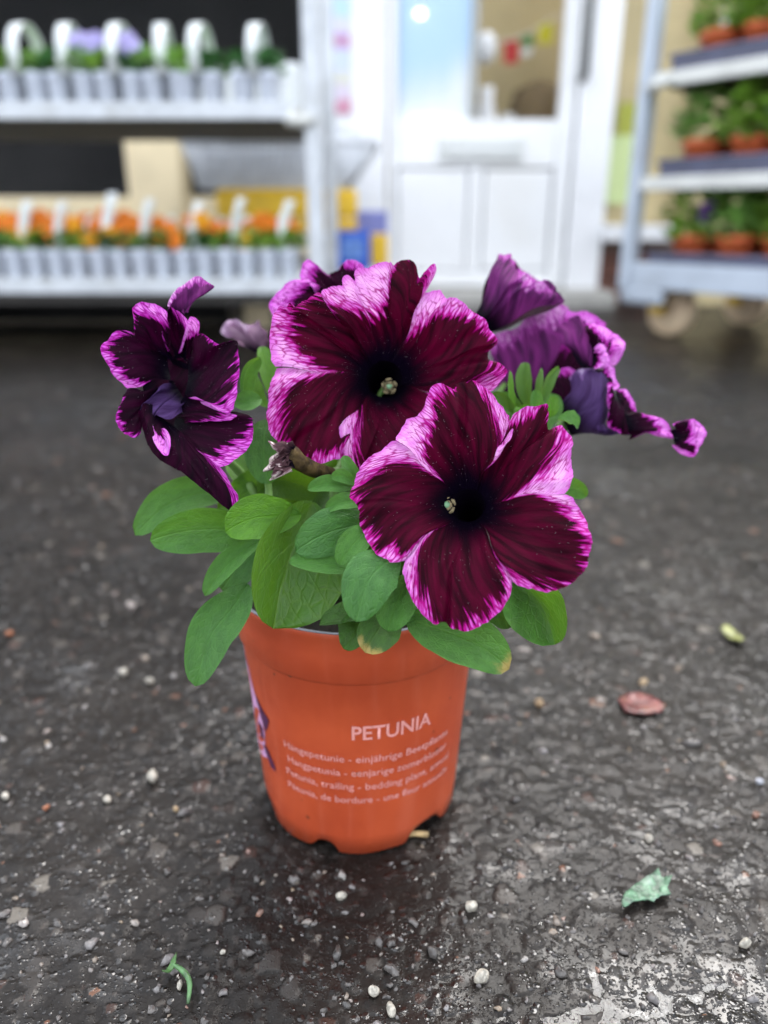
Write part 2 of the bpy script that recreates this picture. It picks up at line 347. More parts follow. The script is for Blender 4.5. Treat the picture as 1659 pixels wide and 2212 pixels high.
L(t, math_(t, 'MAXIMUM', mrange(t, bd, 0.12, 0.35), mrange(t, wet, 0.15, 0.65, 0.10, 1.0)), p.inputs['Coat Weight']); p.inputs['Coat Roughness'].default_value = 0.08; p.inputs['Coat IOR'].default_value = 1.5
b2 = N(t, 'Bump'); b2.inputs['Strength'].default_value = 0.4; b2.inputs['Distance'].default_value = 0.0010; L(t, bd, b2.inputs['Height']); L(t, b2.outputs[0], p.inputs['Coat Normal'])
M_ASPH = m
def ground_sheet():
    rows, cols = 1000, 680
    ys = 0.075*np.exp(np.linspace(0, math.log(2.72/0.075), rows)); hw = 0.20 + 0.76*ys
    uu = np.linspace(-1, 1, cols); X = uu[None, :]*hw[:, None]; Y = np.repeat(ys[:, None], cols, 1)
    X = X + (rng.random(X.shape)-0.5)*0.0002
    h, sd_, tp = ground_height(X, Y, True)
    ed = np.minimum(np.clip((1-np.abs(uu))[None, :]*25, 0, 1), np.clip(np.minimum((rows-1-np.arange(rows)), np.arange(rows))[:, None]/6, 0, 1))
    h = h*ed - 0.010*(1-ed)
    co = np.stack([X, Y, h], -1).reshape(-1, 3)
    i = np.arange(rows-1)[:, None]*cols + np.arange(cols-1)[None, :]
    q = np.stack([i, i+1, i+cols+1, i+cols], -1).reshape(-1, 4)
    me = bpy.data.meshes.new('ground'); me.vertices.add(len(co)); me.vertices.foreach_set('co', co.astype(np.float32).ravel())
    me.loops.add(q.size); me.loops.foreach_set('vertex_index', q.astype(np.int32).ravel())
    me.polygons.add(len(q)); me.polygons.foreach_set('loop_start', np.arange(0, q.size, 4, dtype=np.int32)); me.polygons.foreach_set('loop_total', np.full(len(q), 4, np.int32))
    me.polygons.foreach_set('use_smooth', np.ones(len(q), bool)); me.update(calc_edges=True); me.validate()
    wt = np.clip(puddle_mask(X, Y)*0.22 + 0.9*(vnoise(X*14, Y*14, 77)*0.5+vnoise(X*40, Y*55, 78)*0.5-0.38) + 0.25*(vnoise(X*120, Y*190, 79)-0.5), 0, 1)
    for nm, arr in (('sid', sd_), ('top', tp), ('wet', wt)):
        a = me.attributes.new(nm, 'FLOAT', 'POINT'); a.data.foreach_set('value', arr.astype(np.float32).ravel())
    me.materials.append(M_ASPH)
    return tag(link(bpy.data.objects.new('pavement', me)), kind='structure')
ground_sheet()
m, t, p = newmat('far_asphalt')
tc = N(t, 'TexCoord'); vo = N(t, 'TexVoronoi'); vo.inputs['Scale'].default_value = 140.0; L(t, tc.outputs['Object'], vo.inputs['Vector'])
c = mixc(t, mrange(t, vo.outputs['Distance'], 0.1, 0.6), (0.026, 0.022, 0.019), (0.009, 0.0075, 0.0065)); L(t, c, p.inputs['Base Color']); p.inputs['Roughness'].default_value = 0.36; p.inputs['Specular IOR Level'].default_value = 0.3
b = N(t, 'Bump'); b.inputs['Strength'].default_value = 0.5; b.inputs['Distance'].default_value = 0.003; L(t, vo.outputs['Distance'], b.inputs['Height']); L(t, b.outputs[0], p.inputs['Normal'])
tag(meshobj('ground', [(-150, -150, -0.008), (150, -150, -0.008), (150, 150, -0.008), (-150, 150, -0.008)], [(0, 1, 2, 3)], m), kind='structure')
# film of water standing in the hollows
m, t, p = newmat('rain_water'); p.inputs['Base Color'].default_value = (0.9, 0.93, 0.95, 1); p.inputs['Transmission Weight'].default_value = 1.0
p.inputs['IOR'].default_value = 1.36; p.inputs['Roughness'].default_value = 0.03
nz = N(t, 'TexNoise'); nz.inputs['Scale'].default_value = 170.0; tc = N(t, 'TexCoord'); L(t, tc.outputs['Object'], nz.inputs['Vector'])
b = N(t, 'Bump'); b.inputs['Strength'].default_value = 0.45; b.inputs['Distance'].default_value = 0.002; L(t, nz.outputs[0], b.inputs['Height']); L(t, b.outputs[0], p.inputs['Normal'])
M_WATER = m
for (cx, cy, rx, ry) in ((0.15, 0.18, 0.13, 0.13), (-0.12, 0.16, 0.09, 0.09), (0.24, 0.33, 0.07, 0.05), (-0.23, 0.28, 0.06, 0.04)):
    vs = [(cx + rx*math.cos(a)*(1+0.1*math.sin(3*a)), cy + ry*math.sin(a), WATER_Z) for a in np.linspace(0, 2*math.pi, 40, endpoint=False)]
    tag(meshobj('puddle', vs, [tuple(range(40))], M_WATER), kind='structure')

# ------------------------------------------------------------------ shop front behind
def adopt(root, *objs):
    for o in objs: place_local(o, root)
    bpy.context.view_layer.update()
M_WHITE = simple('white_paint', (0.86, 0.87, 0.88), 0.4, 0.03, 5, dirt=(0.78, 0.78, 0.76))
M_WHITE2 = simple('white_gloss_frame', (0.85, 0.86, 0.88), 0.3, 0.03, 6)
M_TAN = simple('tan_wall', (0.58, 0.48, 0.27), 0.8, 0.12, 6, bump=0.2)
M_BEIGE = simple('beige_paint', (0.74, 0.62, 0.40), 0.6, 0.08, 7, dirt=(0.60, 0.50, 0.33))
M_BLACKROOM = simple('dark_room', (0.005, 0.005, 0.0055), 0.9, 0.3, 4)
M_BRICK = simple('brown_brick', (0.13, 0.05, 0.034), 0.7, 0.3, 30, bump=0.5)
M_DARKMETAL = simple('dark_handle', (0.06, 0.065, 0.06), 0.4, 0.1, 20, metal=0.6)
m, t, p = newmat('window_glass'); out = t.nodes['Material Output']
tr = N(t, 'BsdfTransparent'); gl = N(t, 'BsdfGlossy'); gl.inputs['Roughness'].default_value = 0.03; fr = N(t, 'Fresnel'); fr.inputs[0].default_value = 1.10
mx = N(t, 'MixShader'); L(t, fr.outputs[0], mx.inputs[0]); L(t, tr.outputs[0], mx.inputs[1]); L(t, gl.outputs[0], mx.inputs[2]); L(t, mx.outputs[0], out.inputs[0]); t.nodes.remove(p)
M_GLASS = m
def quad_px(name, u0, u1, v0, v1, Y, th, mat, bev=0.004, vref=None):
    """an upright slab facing the street, corners measured at the plane y = Y; thickness goes back"""
    vr = (v0+v1)/2 if vref is None else vref
    x0, x1 = PY(u0, vr, Y).x, PY(u1, vr, Y).x; z1, z0 = PY(CX, v0, Y).z, PY(CX, v1, Y).z
    return box(name, ((x0+x1)/2, Y+th/2, (z0+z1)/2), (x1-x0, th, z1-z0), mat, None, bev)
def slab(name, x0, x1, y0, y1, z0, z1, mat, bev=0.004):
    return box(name, ((x0+x1)/2, (y0+y1)/2, (z0+z1)/2), (x1-x0, y1-y0, z1-z0), mat, None, bev)
WY = 2.8
def X_(u, v, Y=WY): return PY(u, v, Y).x
def Z_(v, Y=WY): return PY(CX, v, Y).z
shop = empty('shop_front', (0.1, WY, 0), 0, 'white painted shop front with a half glazed door behind the flower trolleys', 'building')
xl = X_(700, 300); xd0 = X_(838, 300); xd1 = X_(1238, 300); xs0 = X_(1318, 300); xs1 = X_(1395, 100); zg = Z_(256); ztop = 1.9
HB = 2.35
parts = [
 slab('frame_post', xl, xd0-0.006, WY-0.02, WY+0.10, 0.05, ztop, M_WHITE2),
 slab('frame_post', xd1+0.006, xs0, WY-0.02, WY+0.10, 0.05, ztop, M_WHITE2),
 slab('fascia', -3.2, 3.2, WY-0.06, WY+0.10, ztop+0.002, HB, M_WHITE2, 0.01),
 slab('door_step', xl-0.02, xs0+0.03, WY-0.16, WY+0.10, -0.02, 0.048, simple('step_stone', (0.42, 0.41, 0.38), 0.6, 0.1, 20, bump=0.3), 0.01),
 slab('stall_riser', -3.2, xl-0.004, WY, WY+0.10, Z_(560)+0.002, Z_(425), M_BEIGE),
 slab('shade_plinth', -3.2, xl-0.004, WY-0.01, WY+0.10, -0.01, Z_(560), M_BLACKROOM),  # black colour stands in for the shade under the left trolley
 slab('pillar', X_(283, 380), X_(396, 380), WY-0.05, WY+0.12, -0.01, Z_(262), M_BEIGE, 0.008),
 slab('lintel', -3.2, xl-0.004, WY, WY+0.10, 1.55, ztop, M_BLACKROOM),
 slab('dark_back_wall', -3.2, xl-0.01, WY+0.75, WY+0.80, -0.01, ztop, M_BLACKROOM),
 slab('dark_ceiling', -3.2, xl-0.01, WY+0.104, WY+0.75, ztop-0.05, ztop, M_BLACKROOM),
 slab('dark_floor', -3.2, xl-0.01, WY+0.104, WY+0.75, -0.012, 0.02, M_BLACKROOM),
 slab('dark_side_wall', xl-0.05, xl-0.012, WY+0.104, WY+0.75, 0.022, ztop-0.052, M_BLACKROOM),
 slab('window_pane', -3.2, xl-0.006, WY+0.04, WY+0.046, Z_(425)+0.002, 1.548, M_GLASS, 0),
 slab('inner_wall', xl+0.0, 3.2, WY+0.62, WY+0.66, -0.01, ztop, M_TAN),
 slab('window_sill', xs0+0.002, 0.99, WY-0.07, WY+0.10, Z_(520), Z_(486), M_WHITE2),
 slab('wall', 1.03, 3.2, WY, WY+0.10, -0.01, ztop, M_TAN),
 slab('window_pane', xs0+0.002, 1.028, WY+0.04, WY+0.046, Z_(486)+0.002, ztop-0.002, M_GLASS, 0),
 slab('tan_panel', xs0+0.002, 1.028, WY+0.09, WY+0.11, Z_(486)+0.002, ztop-0.002, M_TAN),
]
adopt(shop, *parts)
# brick base under the side window: each course laid brick by brick
plinth = slab('plinth', xs0+0.002, 1.03, WY+0.012, WY+0.10, -0.01, Z_(520)-0.001, simple('mortar', (0.16, 0.11, 0.09), 0.8, 0.1, 40)); adopt(shop, plinth)
zc = 0.005; row = 0
while zc + 0.035 < Z_(520):
    xc = xs0+0.004 - (0.06 if row % 2 else 0)
    while xc < 1.02:
        a = max(xc, xs0+0.004); bnd = min(xc+0.115, 1.026)
        if bnd-a > 0.02:
            o = slab('brick', a, bnd, WY+0.001+0.003*random.random(), WY+0.05, zc, min(zc+0.036, Z_(520)-0.003), M_BRICK, 0.002); adopt(plinth, o); 
        xc += 0.122
    zc += 0.043; row += 1
# the door itself: stiles, rails, panels, letter plate, glass
door = slab('door', xd0, xd1, WY+0.045, WY+0.055, 0.055, Z_(262), M_WHITE, 0); adopt(shop, door)
gx0, gx1 = X_(858, 130), X_(1216, 130); gm = X_(1027, 130)
dp = [
 slab('stile', xd0, gx0, WY+0.0, WY+0.044, 0.055, ztop-0.01, M_WHITE), slab('stile', gx1, xd1, WY+0.0, WY+0.044, 0.055, ztop-0.01, M_WHITE),
 slab('rail', gx0+0.001, gx1-0.001, WY+0.002, WY+0.044, Z_(362), Z_(258), M_WHITE),
 slab('rail', gx0+0.001, gx1-0.001, WY+0.002, WY+0.044, 0.055, Z_(585), M_WHITE),
 slab('rail', gx0+0.001, gx1-0.001, WY+0.002, WY+0.044, ztop-0.10, ztop-0.01, M_WHITE),
 slab('mullion', X_(1010, 480), X_(1040, 480), WY+0.004, WY+0.044, Z_(584), Z_(364), M_WHITE),
 slab('panel', gx0+0.005, X_(1010, 480)-0.004, WY+0.005, WY+0.0445, Z_(583), Z_(366), M_WHITE, 0.006),
 slab('panel', X_(1040, 480)+0.004, gx1-0.005, WY+0.005, WY+0.0445, Z_(583), Z_(366), M_WHITE, 0.012),
 slab('glazing_bar', gm-0.008, gm+0.008, WY+0.008, WY+0.04, zg+0.002, ztop-0.101, simple('glazing_bar', (0.42, 0.44, 0.44), 0.4, 0.05, 10)),
 slab('pane', gx0+0.001, gm-0.009, WY+0.02, WY+0.025, zg, ztop-0.101, M_GLASS, 0), slab('pane', gm+0.009, gx1-0.001, WY+0.02, WY+0.025, zg, ztop-0.101, M_GLASS, 0),
 slab('letter_plate', X_(948, 320), X_(1130, 320), WY-0.010, WY+0.001, Z_(346), Z_(296), simple('letter_plate', (0.66, 0.68, 0.66), 0.35, 0.05, 12, metal=0.2), 0.004),
 slab('letter_flap', X_(960, 320), X_(1118, 320), WY-0.014, WY-0.011, Z_(338), Z_(304), simple('letter_flap', (0.60, 0.62, 0.61), 0.3, 0.05, 12, metal=0.2), 0.002),
]
adopt(door, *dp)
hx = X_(1262, 80); zh0, zh1 = Z_(168, WY-0.05), Z_(-60, WY-0.05)
adopt(shop, tube('pull_handle', [(hx, WY-0.02, zh0), (hx, WY-0.06, zh0+0.005), (hx, WY-0.06, zh1-0.005), (hx, WY-0.02, zh1)], 0.012, M_DARKMETAL))
# sky reflection of the left pane, painted as a pale sheet behind the glass
m, t, p = newmat('sky_reflection_blue'); tc = N(t, 'TexCoord'); sp = N(t, 'SeparateXYZ'); L(t, tc.outputs['Generated'], sp.inputs[0])
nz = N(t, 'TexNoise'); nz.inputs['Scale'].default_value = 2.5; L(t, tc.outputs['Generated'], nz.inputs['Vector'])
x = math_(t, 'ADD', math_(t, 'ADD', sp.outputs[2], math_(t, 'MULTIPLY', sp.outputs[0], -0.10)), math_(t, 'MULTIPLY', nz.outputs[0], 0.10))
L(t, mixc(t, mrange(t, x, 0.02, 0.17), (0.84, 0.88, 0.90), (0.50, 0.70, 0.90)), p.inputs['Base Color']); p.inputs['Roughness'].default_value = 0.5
o = slab('painted_reflection', gx0+0.004, gm-0.012, WY+0.034, WY+0.0365, zg, ztop-0.12, m, 0)
tag(o, 'pale blue and white sheet painted as the sky reflection in the left pane of the door', 'poster')
m, t, p = newmat('reflection_glow'); p.inputs['Emission Color'].default_value = (1, 0.86, 0.68, 1); p.inputs['Emission Strength'].default_value = 1.6; p.inputs['Base Color'].default_value = (0.9, 0.85, 0.8, 1)
lp = empty('reflection_globe', PY(908, 30, WY+0.012), 0, 'small globe standing in for a mirrored lamp glowing at the top of the blue door pane', 'glint')  # glowing globe added to stand in for a light mirrored in the glass
V, F = lathe_geo([(0.0001, -0.016), (0.008, -0.014), (0.0145, -0.006), (0.016, 0.0), (0.0145, 0.006), (0.008, 0.014), (0.003, 0.017)], 16); meshobj('added_globe', V, F, m, lp).scale = (0.95, 0.35, 0.7)
tube('added_flex', [(0, 0, 0.014), (0, 0, 0.30)], 0.002, M_WHITE2, lp)  # cord of the added globe
# bunting and things inside the shop seen through the right pane
IY = WY+0.20
bun = empty('bunting', PY(1120, 90, IY), 0, 'string of small red, white, green and yellow flags inside the door', 'bunting')
pts = [PY(u, v, IY) for u, v in ((1010, 70), (1045, 86), (1085, 88), (1110, 84), (1140, 72), (1180, 48), (1240, 15))]
adopt(bun, tube('string', pts, 0.0015, M_WHITE2))
for (u0, u1, v0, v1, col, nm) in ((1036, 1058, 88, 120, (0.04, 0.10, 0.35), 'blue'), (1088, 1122, 86, 138, (0.50, 0.03, 0.03), 'red'), (1126, 1152, 74, 100, (0.04, 0.22, 0.05), 'green'), (1126, 1150, 101, 122, (0.75, 0.77, 0.75), 'white'), (1162, 1196, 48, 96, (0.62, 0.56, 0.03), 'yellow')):
    a, b_, c_, d_ = PY(u0, v0+4, IY), PY(u1, v0, IY), PY(u1-2, v1-3, IY), PY(u0+2, v1, IY)
    k = Vector((0, 0.004, 0)); f = meshobj('flag', [a, b_, c_+k*2, d_+k, a+k*0.5, b_+k*0.5, c_+k*2.5, d_+k*1.5], [(0, 1, 2, 3), (7, 6, 5, 4), (0, 4, 5, 1), (1, 5, 6, 2), (2, 6, 7, 3), (3, 7, 4, 0)], simple('flag_'+nm, col, 0.8, 0.1, 60), None, False)
    adopt(bun, f); f['label'] = nm + ' cloth flag'
def lathe_thing(name, loc, prof, mat, label, cat, seg=24):
    V, F = lathe_geo(prof, seg); o = meshobj(name, V, F, mat); o.location = loc; return tag(o, label, cat)
shelf_z = Z_(262, IY+0.05)
o = slab('display_table', gm+0.0, gx1+0.10, IY-0.05, IY+0.30, shelf_z-0.14, shelf_z-0.11, M_TAN); tag(o, 'low tan display table just inside the shop door', 'table')
pz = PY(1052, 200, IY+0.0)
lathe_thing('white_jug', (pz.x, IY+0.0, shelf_z-0.109), [(0.001, 0), (0.026, 0.0), (0.036, 0.05), (0.034, 0.12), (0.022, 0.17), (0.024, 0.21), (0.018, 0.21), (0.016, 0.17), (0.026, 0.12), (0.001, 0.02)], M_WHITE2, 'tall white jug standing inside the glass door', 'jug')
pz = PY(1052, 60, IY+0.02)
o = lathe_thing('paper_lantern', (pz.x, IY+0.02, pz.z-0.06), [(0.004, -0.05), (0.02, -0.045), (0.034, -0.02), (0.036, 0.0), (0.034, 0.02), (0.02, 0.045), (0.004, 0.05)], M_WHITE2, 'white paper lantern hanging above the jug inside the door', 'lantern')
V, F = lathe_geo([(0.001, 0), (0.10, 0.0), (0.13, 0.07), (0.115, 0.16), (0.07, 0.22), (0.03, 0.25), (0.001, 0.25)], 20)
o = meshobj('burlap_sack', [v + Vector((0.02*math.sin(v.z*30+v.x*20), 0.01*math.sin(v.x*40), 0)) for v in V], F, simple('brown_burlap', (0.15, 0.105, 0.05), 0.9, 0.3, 60, bump=0.5)); pz = PY(1160, 240, IY+0.16); o.location = (pz.x, IY+0.16, shelf_z-0.109)
tag(o, 'brown burlap sack on the table inside the shop door', 'sack')
pz = PY(1100, 180, IY+0.04); lathe_thing('white_bowl', (pz.x, IY+0.04, shelf_z-0.02), [(0.001, 0), (0.012, 0.0), (0.024, 0.03), (0.026, 0.04), (0.023, 0.04), (0.01, 0.006), (0.001, 0.006)], M_WHITE2, 'small white bowl in front of the brown sack', 'bowl')
o = slab('stand', pz.x-0.02, pz.x+0.02, IY+0.02, IY+0.06, shelf_z-0.1085, shelf_z-0.021, M_TAN); o.name = 'wooden_block'; tag(o, 'tan wooden block under the small white bowl', 'block')

# posters on and beside the frame
def poster_mat(name, bands, seed=1.0):
    m, t, p = newmat(name); tc = N(t, 'TexCoord'); sp = N(t, 'SeparateXYZ'); L(t, tc.outputs['Generated'], sp.inputs[0])
    nz = N(t, 'TexNoise'); nz.inputs['Scale'].default_value = 7.0*seed; nz.inputs['Detail'].default_value = 2; L(t, tc.outputs['Generated'], nz.inputs['Vector'])
    x = math_(t, 'ADD', sp.outputs[2], math_(t, 'MULTIPLY', math_(t, 'SUBTRACT', nz.outputs[0], 0.5), 0.12))
    cr = N(t, 'ValToRGB'); e = cr.color_ramp; e.interpolation = 'CONSTANT'
    e.elements[0].position = bands[0][0]; e.elements[0].color = (*bands[0][1], 1); e.elements[1].position = bands[1][0]; e.elements[1].color = (*bands[1][1], 1)
    for q, c in bands[2:]: n_ = e.elements.new(q); n_.color = (*c, 1)
    L(t, x, cr.inputs[0]); L(t, cr.outputs[0], p.inputs['Base Color']); p.inputs['Roughness'].default_value = 0.4
    return m
pm = poster_mat('poster_print', [(0.0, (0.55, 0.25, 0.35)), (0.10, (0.62, 0.55, 0.66)), (0.2, (0.62, 0.62, 0.55)), (0.30, (0.55, 0.62, 0.82)), (0.45, (0.50, 0.28, 0.45)), (0.56, (0.62, 0.62, 0.85)), (0.66, (0.46, 0.66, 0.85)), (0.80, (0.50, 0.42, 0.72)), (0.86, (0.45, 0.68, 0.85))])
o = slab('poster', X_(704, 120, WY-0.03), X_(757, 120, WY-0.03), WY-0.028, WY-0.022, Z_(248), Z_(-70), pm, 0)
tag(o, 'narrow lilac, blue and red poster strip on the white frame beside the trolley', 'poster')
o = slab('lime_card', X_(1312, 370, WY+0.06), X_(1362, 370, WY+0.06), WY+0.06, WY+0.064, Z_(440), Z_(288), simple('pale_lime', (0.66, 0.78, 0.38), 0.5, 0.05, 5), 0); tag(o, 'pale lime card in the narrow window right of the door', 'card')
o = slab('yellow_card', X_(1335, 250, WY+0.07), X_(1385, 250, WY+0.07), WY+0.07, WY+0.074, Z_(300), Z_(215), simple('mustard_yellow', (0.42, 0.44, 0.06), 0.5, 0.08, 5), 0); tag(o, 'mustard yellow card above the lime card in the narrow window', 'card')
o = slab('blue_poster', 1.06, X_(1560, 80), WY-0.010, WY-0.004, Z_(172), ztop-0.05, poster_mat('blue_poster', [(0.0, (0.45, 0.45, 0.68)), (0.12, (0.36, 0.52, 0.80)), (0.5, (0.28, 0.55, 0.72)), (0.62, (0.42, 0.56, 0.82))]), 0); tag(o, 'light blue poster on the wall behind the right trolley', 'poster')

# ------------------------------------------------------------------ plant trolleys
M_GALV = simple('galvanised_steel', (0.56, 0.59, 0.62), 0.42, 0.10, 25, metal=0.25, dirt=(0.42, 0.43, 0.42))
M_SHELF = simple('shelf_board', (0.62, 0.63, 0.60), 0.55, 0.12, 9, dirt=(0.40, 0.38, 0.34))
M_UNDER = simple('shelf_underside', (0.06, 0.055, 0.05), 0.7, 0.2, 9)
M_POTW = simple('white_plastic_pot', (0.70, 0.75, 0.86), 0.4, 0.05, 60)
M_TAGW = simple('white_plastic_tag', (0.80, 0.84, 0.84), 0.35, 0.03, 30, trans=0.2)
M_TERRA = simple('terracotta_plastic', (0.68, 0.15, 0.05), 0.5, 0.1, 40)
M_TRAY = simple('blue_grey_tray', (0.085, 0.09, 0.15), 0.45, 0.15, 20)
M_YELLOW = simple('yellow_bracket', (0.78, 0.50, 0.04), 0.45, 0.12, 20, dirt=(0.50, 0.34, 0.08))
M_WHEEL = simple('tan_wheel', (0.74, 0.57, 0.38), 0.5, 0.15, 30, dirt=(0.36, 0.18, 0.09))
M_WIRE = simple('grey_wire', (0.78, 0.81, 0.85), 0.4, 0.1, 30, metal=0.3)
M_FOL = [simple('bedding_leaf', (0.22, 0.40, 0.05), 0.5, 0.45, 60, trans=0.2), simple('bedding_leaf_pale', (0.25, 0.46, 0.11), 0.5, 0.4, 60, trans=0.2), simple('bedding_leaf_deep', (0.06, 0.19, 0.05), 0.5, 0.4, 60, trans=0.15)]
M_ORANGE = simple('orange_pansy', (0.85, 0.22, 0.01), 0.6, 0.25, 90, trans=0.2); M_AMBER = simple('amber_pansy', (0.88, 0.38, 0.01), 0.6, 0.2, 90, trans=0.2)
M_LILAC = simple('lilac_pansy', (0.50, 0.44, 0.80), 0.6, 0.15, 90, trans=0.2); M_VIOLET = simple('violet_bloom', (0.10, 0.015, 0.22), 0.6, 0.3, 90, trans=0.2)
def foliage_mesh(name, n, rx, rz, leaf, seed, mat, low=-0.1):
    rd = random.Random(seed); V, F = [], []
    for i in range(n):
        a = rd.uniform(0, 2*math.pi); zz = rd.uniform(low, 1); rr = math.sqrt(max(0, 1-zz*zz))*rd.uniform(0.55, 1.05)
        c = Vector((rr*rx*math.cos(a), rr*rx*math.sin(a), zz*rz*rd.uniform(0.75, 1.1)))
        d = Vector((math.cos(a), math.sin(a), rd.uniform(-0.1, 0.9))).normalized(); s = d.cross(Vector((rd.uniform(-.4, .4), rd.uniform(-.4, .4), 1))).normalized(); nn = s.cross(d)
        l = leaf*rd.uniform(0.7, 1.3); w_ = l*rd.uniform(0.28, 0.4); o = len(V)
        V += [c-d*l*0.5, c-d*l*0.1+s*w_-nn*l*0.06, c-d*l*0.1-s*w_-nn*l*0.06, c+d*l*0.25+s*w_*0.8+nn*l*0.02, c+d*l*0.25-s*w_*0.8+nn*l*0.02, c+d*l*0.55-nn*l*0.1]
        F += [(o, o+2, o+1), (o+1, o+2, o+4, o+3), (o+3, o+4, o+5)]
    me = bpy.data.meshes.new(name); me.from_pydata([tuple(v) for v in V], [], F); me.materials.append(mat); return me
def bloom_mesh(name, r, mat, seed):
    rd = random.Random(seed); V, F = [], []
    for k in range(5):                                        # five overlapping round petals round a centre
        a = 2*math.pi*k/5 + rd.uniform(-.1, .1); c = Vector((math.cos(a)*r*0.5, 0.15*r*rd.uniform(-1, 1), math.sin(a)*r*0.5)); o = len(V); V.append(c + Vector((0, -0.12*r, 0)))
        for q in range(9): b_ = 2*math.pi*q/9; V.append(c + Vector((math.cos(b_)*r*0.55, 0.10*r*math.sin(3*b_+k), math.sin(b_)*r*0.55)))
        F += [(o, o+1+q, o+1+(q+1) % 9) for q in range(9)]
    me = bpy.data.meshes.new(name); me.from_pydata([tuple(v) for v in V], [], F); me.materials.append(mat); return me
def pot_mesh(name, r0, r1, h, mat, seg=14, square=False):
    prof = [(r0*0.2, 0), (r0, 0), (r1*0.96, h*0.82), (r1*1.05, h*0.84), (r1*1.07, h), (r1*0.97, h), (r1*0.9, h*0.8), (0.001, h*0.8)]
    V, F = lathe_geo(prof, seg)
    me = bpy.data.meshes.new(name); me.from_pydata([tuple(v) for v in V], [], F); me.polygons.foreach_set('use_smooth', [True]*len(F)); me.materials.append(mat); return me
fol_low = [foliage_mesh('foliage', 46, 0.026, 0.022, 0.017, s, M_FOL[s % 3]) for s in range(4)]
fol_big = [foliage_mesh('foliage', 170, 0.062, 0.085, 0.026, 20+s, M_FOL[(0, 1, 0, 1)[s]], -0.25) for s in range(4)]
bl = {'o': [bloom_mesh('bloom', 0.020, M_ORANGE, 1), bloom_mesh('bloom', 0.018, M_AMBER, 2)], 'l': [bloom_mesh('bloom', 0.022, M_LILAC, 3)], 'v': [bloom_mesh('bloom', 0.024, M_VIOLET, 4)]}
pot_small = pot_mesh('pot', 0.0165, 0.0208, 0.058, M_POTW)
pot_terra = pot_mesh('pot', 0.038, 0.050, 0.075, M_TERRA, 20)
def inst(me, name, parent, loc, rz=0.0, sc=1.0, tilt=0.0):
    o = bpy.data.objects.new(name, me); link(o, parent); o.location = loc; o.rotation_euler = (tilt, 0, rz); o.scale = (sc, sc, sc); return o
def strip_geo(path, wdir, w_, th):
    V, F = [], []; n = len(path); wd = Vector(wdir)
    for i, q in enumerate(path):
        tg = (path[min(i+1, n-1)]-path[max(i-1, 0)]).normalized(); nn = tg.cross(wd).normalized()
        V += [q-wd*w_/2-nn*th/2, q+wd*w_/2-nn*th/2, q+wd*w_/2+nn*th/2, q-wd*w_/2+nn*th/2]
    for i in range(n-1):
        for k in range(4): F.append((i*4+k, i*4+(k+1) % 4, i*4+4+(k+1) % 4, i*4+4+k))
    F += [(3, 2, 1, 0), tuple((n-1)*4+k for k in range(4))]
    return V, F
hoop_path = [Vector((0, 0, 0.03))] + [Vector((0, 0.062-0.062*math.cos(a), 0.064+0.066*math.sin(a))) for a in np.linspace(0, math.pi, 15)] + [Vector((0, 0.124, 0.03))]
V, F = strip_geo(hoop_path, (1, 0, 0), 0.024, 0.0016); hoop_me = meshobj('handle', V, F, M_TAGW); hm = hoop_me.data; bpy.data.objects.remove(hoop_me)
tag_path = [Vector((0, 0, 0.03)), Vector((0.002, 0, 0.08)), Vector((0.008, 0.004, 0.12)), Vector((0.016, 0.008, 0.15))]
V, F = strip_geo(tag_path, (0.25, -0.97, 0), 0.026, 0.0014); tg_ = meshobj('label_tag', V, F, M_TAGW); tagm = tg_.data; bpy.data.objects.remove(tg_)
V, F = strip_geo([Vector((0, 0, 0.03)), Vector((0.003, 0, 0.08)), Vector((0.012, 0.004, 0.11)), Vector((0.020, 0.005, 0.132))], (0.9, 0.3, 0), 0.022, 0.0014); tg_ = meshobj('label_tag', V, F, M_TAGW); tagm2 = tg_.data; bpy.data.objects.remove(tg_)

# left trolley
TY = 1.72
zu = PY(CX, 222, TY).z; zl = PY(CX, 603, TY).z; xr = PY(678, 300, TY).x
lt = empty('plant_trolley', (-0.35, TY+0.25, 0), 0, 'left flower trolley with white pots of pansies on its two shelves', 'trolley')
def side_rot(): return None
tp_ = []
for x in (xr, xr-1.33):
    for y in (TY+0.0, TY+0.53):
        tp_.append(box('post', (x, y, 0.93), (0.034 if y < TY+0.1 else 0.028, 0.03, 1.64), M_GALV, None, 0.004))
for z in (zu, zl):
    tp_.append(slab('shelf', xr-1.30, xr-0.032, TY+0.006, TY+0.52, z-0.020, z, M_SHELF, 0.003))
    tp_.append(slab('shelf_lip', xr-1.30, xr-0.032, TY-0.006, TY+0.004, z-0.030, z+0.002, M_GALV, 0.002))
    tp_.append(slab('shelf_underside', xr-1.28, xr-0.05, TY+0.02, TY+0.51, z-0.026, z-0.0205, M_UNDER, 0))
    tp_.append(tube('shelf_hook', [(xr-0.035, TY-0.003, z-0.02), (xr-0.045, TY-0.016, z-0.034), (xr-0.02, TY-0.02, z-0.036), (xr+0.0, TY-0.018, z-0.03)], 0.012, M_SHELF))
tp_.append(tube('shelf_hook', [(xr-0.035, TY-0.003, zu+0.255), (xr-0.045, TY-0.016, zu+0.245), (xr-0.02, TY-0.02, zu+0.243), (xr, TY-0.018, zu+0.247)], 0.012, M_SHELF))
tp_.append(slab('base_frame', xr-1.33, xr, TY+0.02, TY+0.50, zl-0.055, zl-0.032, M_UNDER, 0.004))
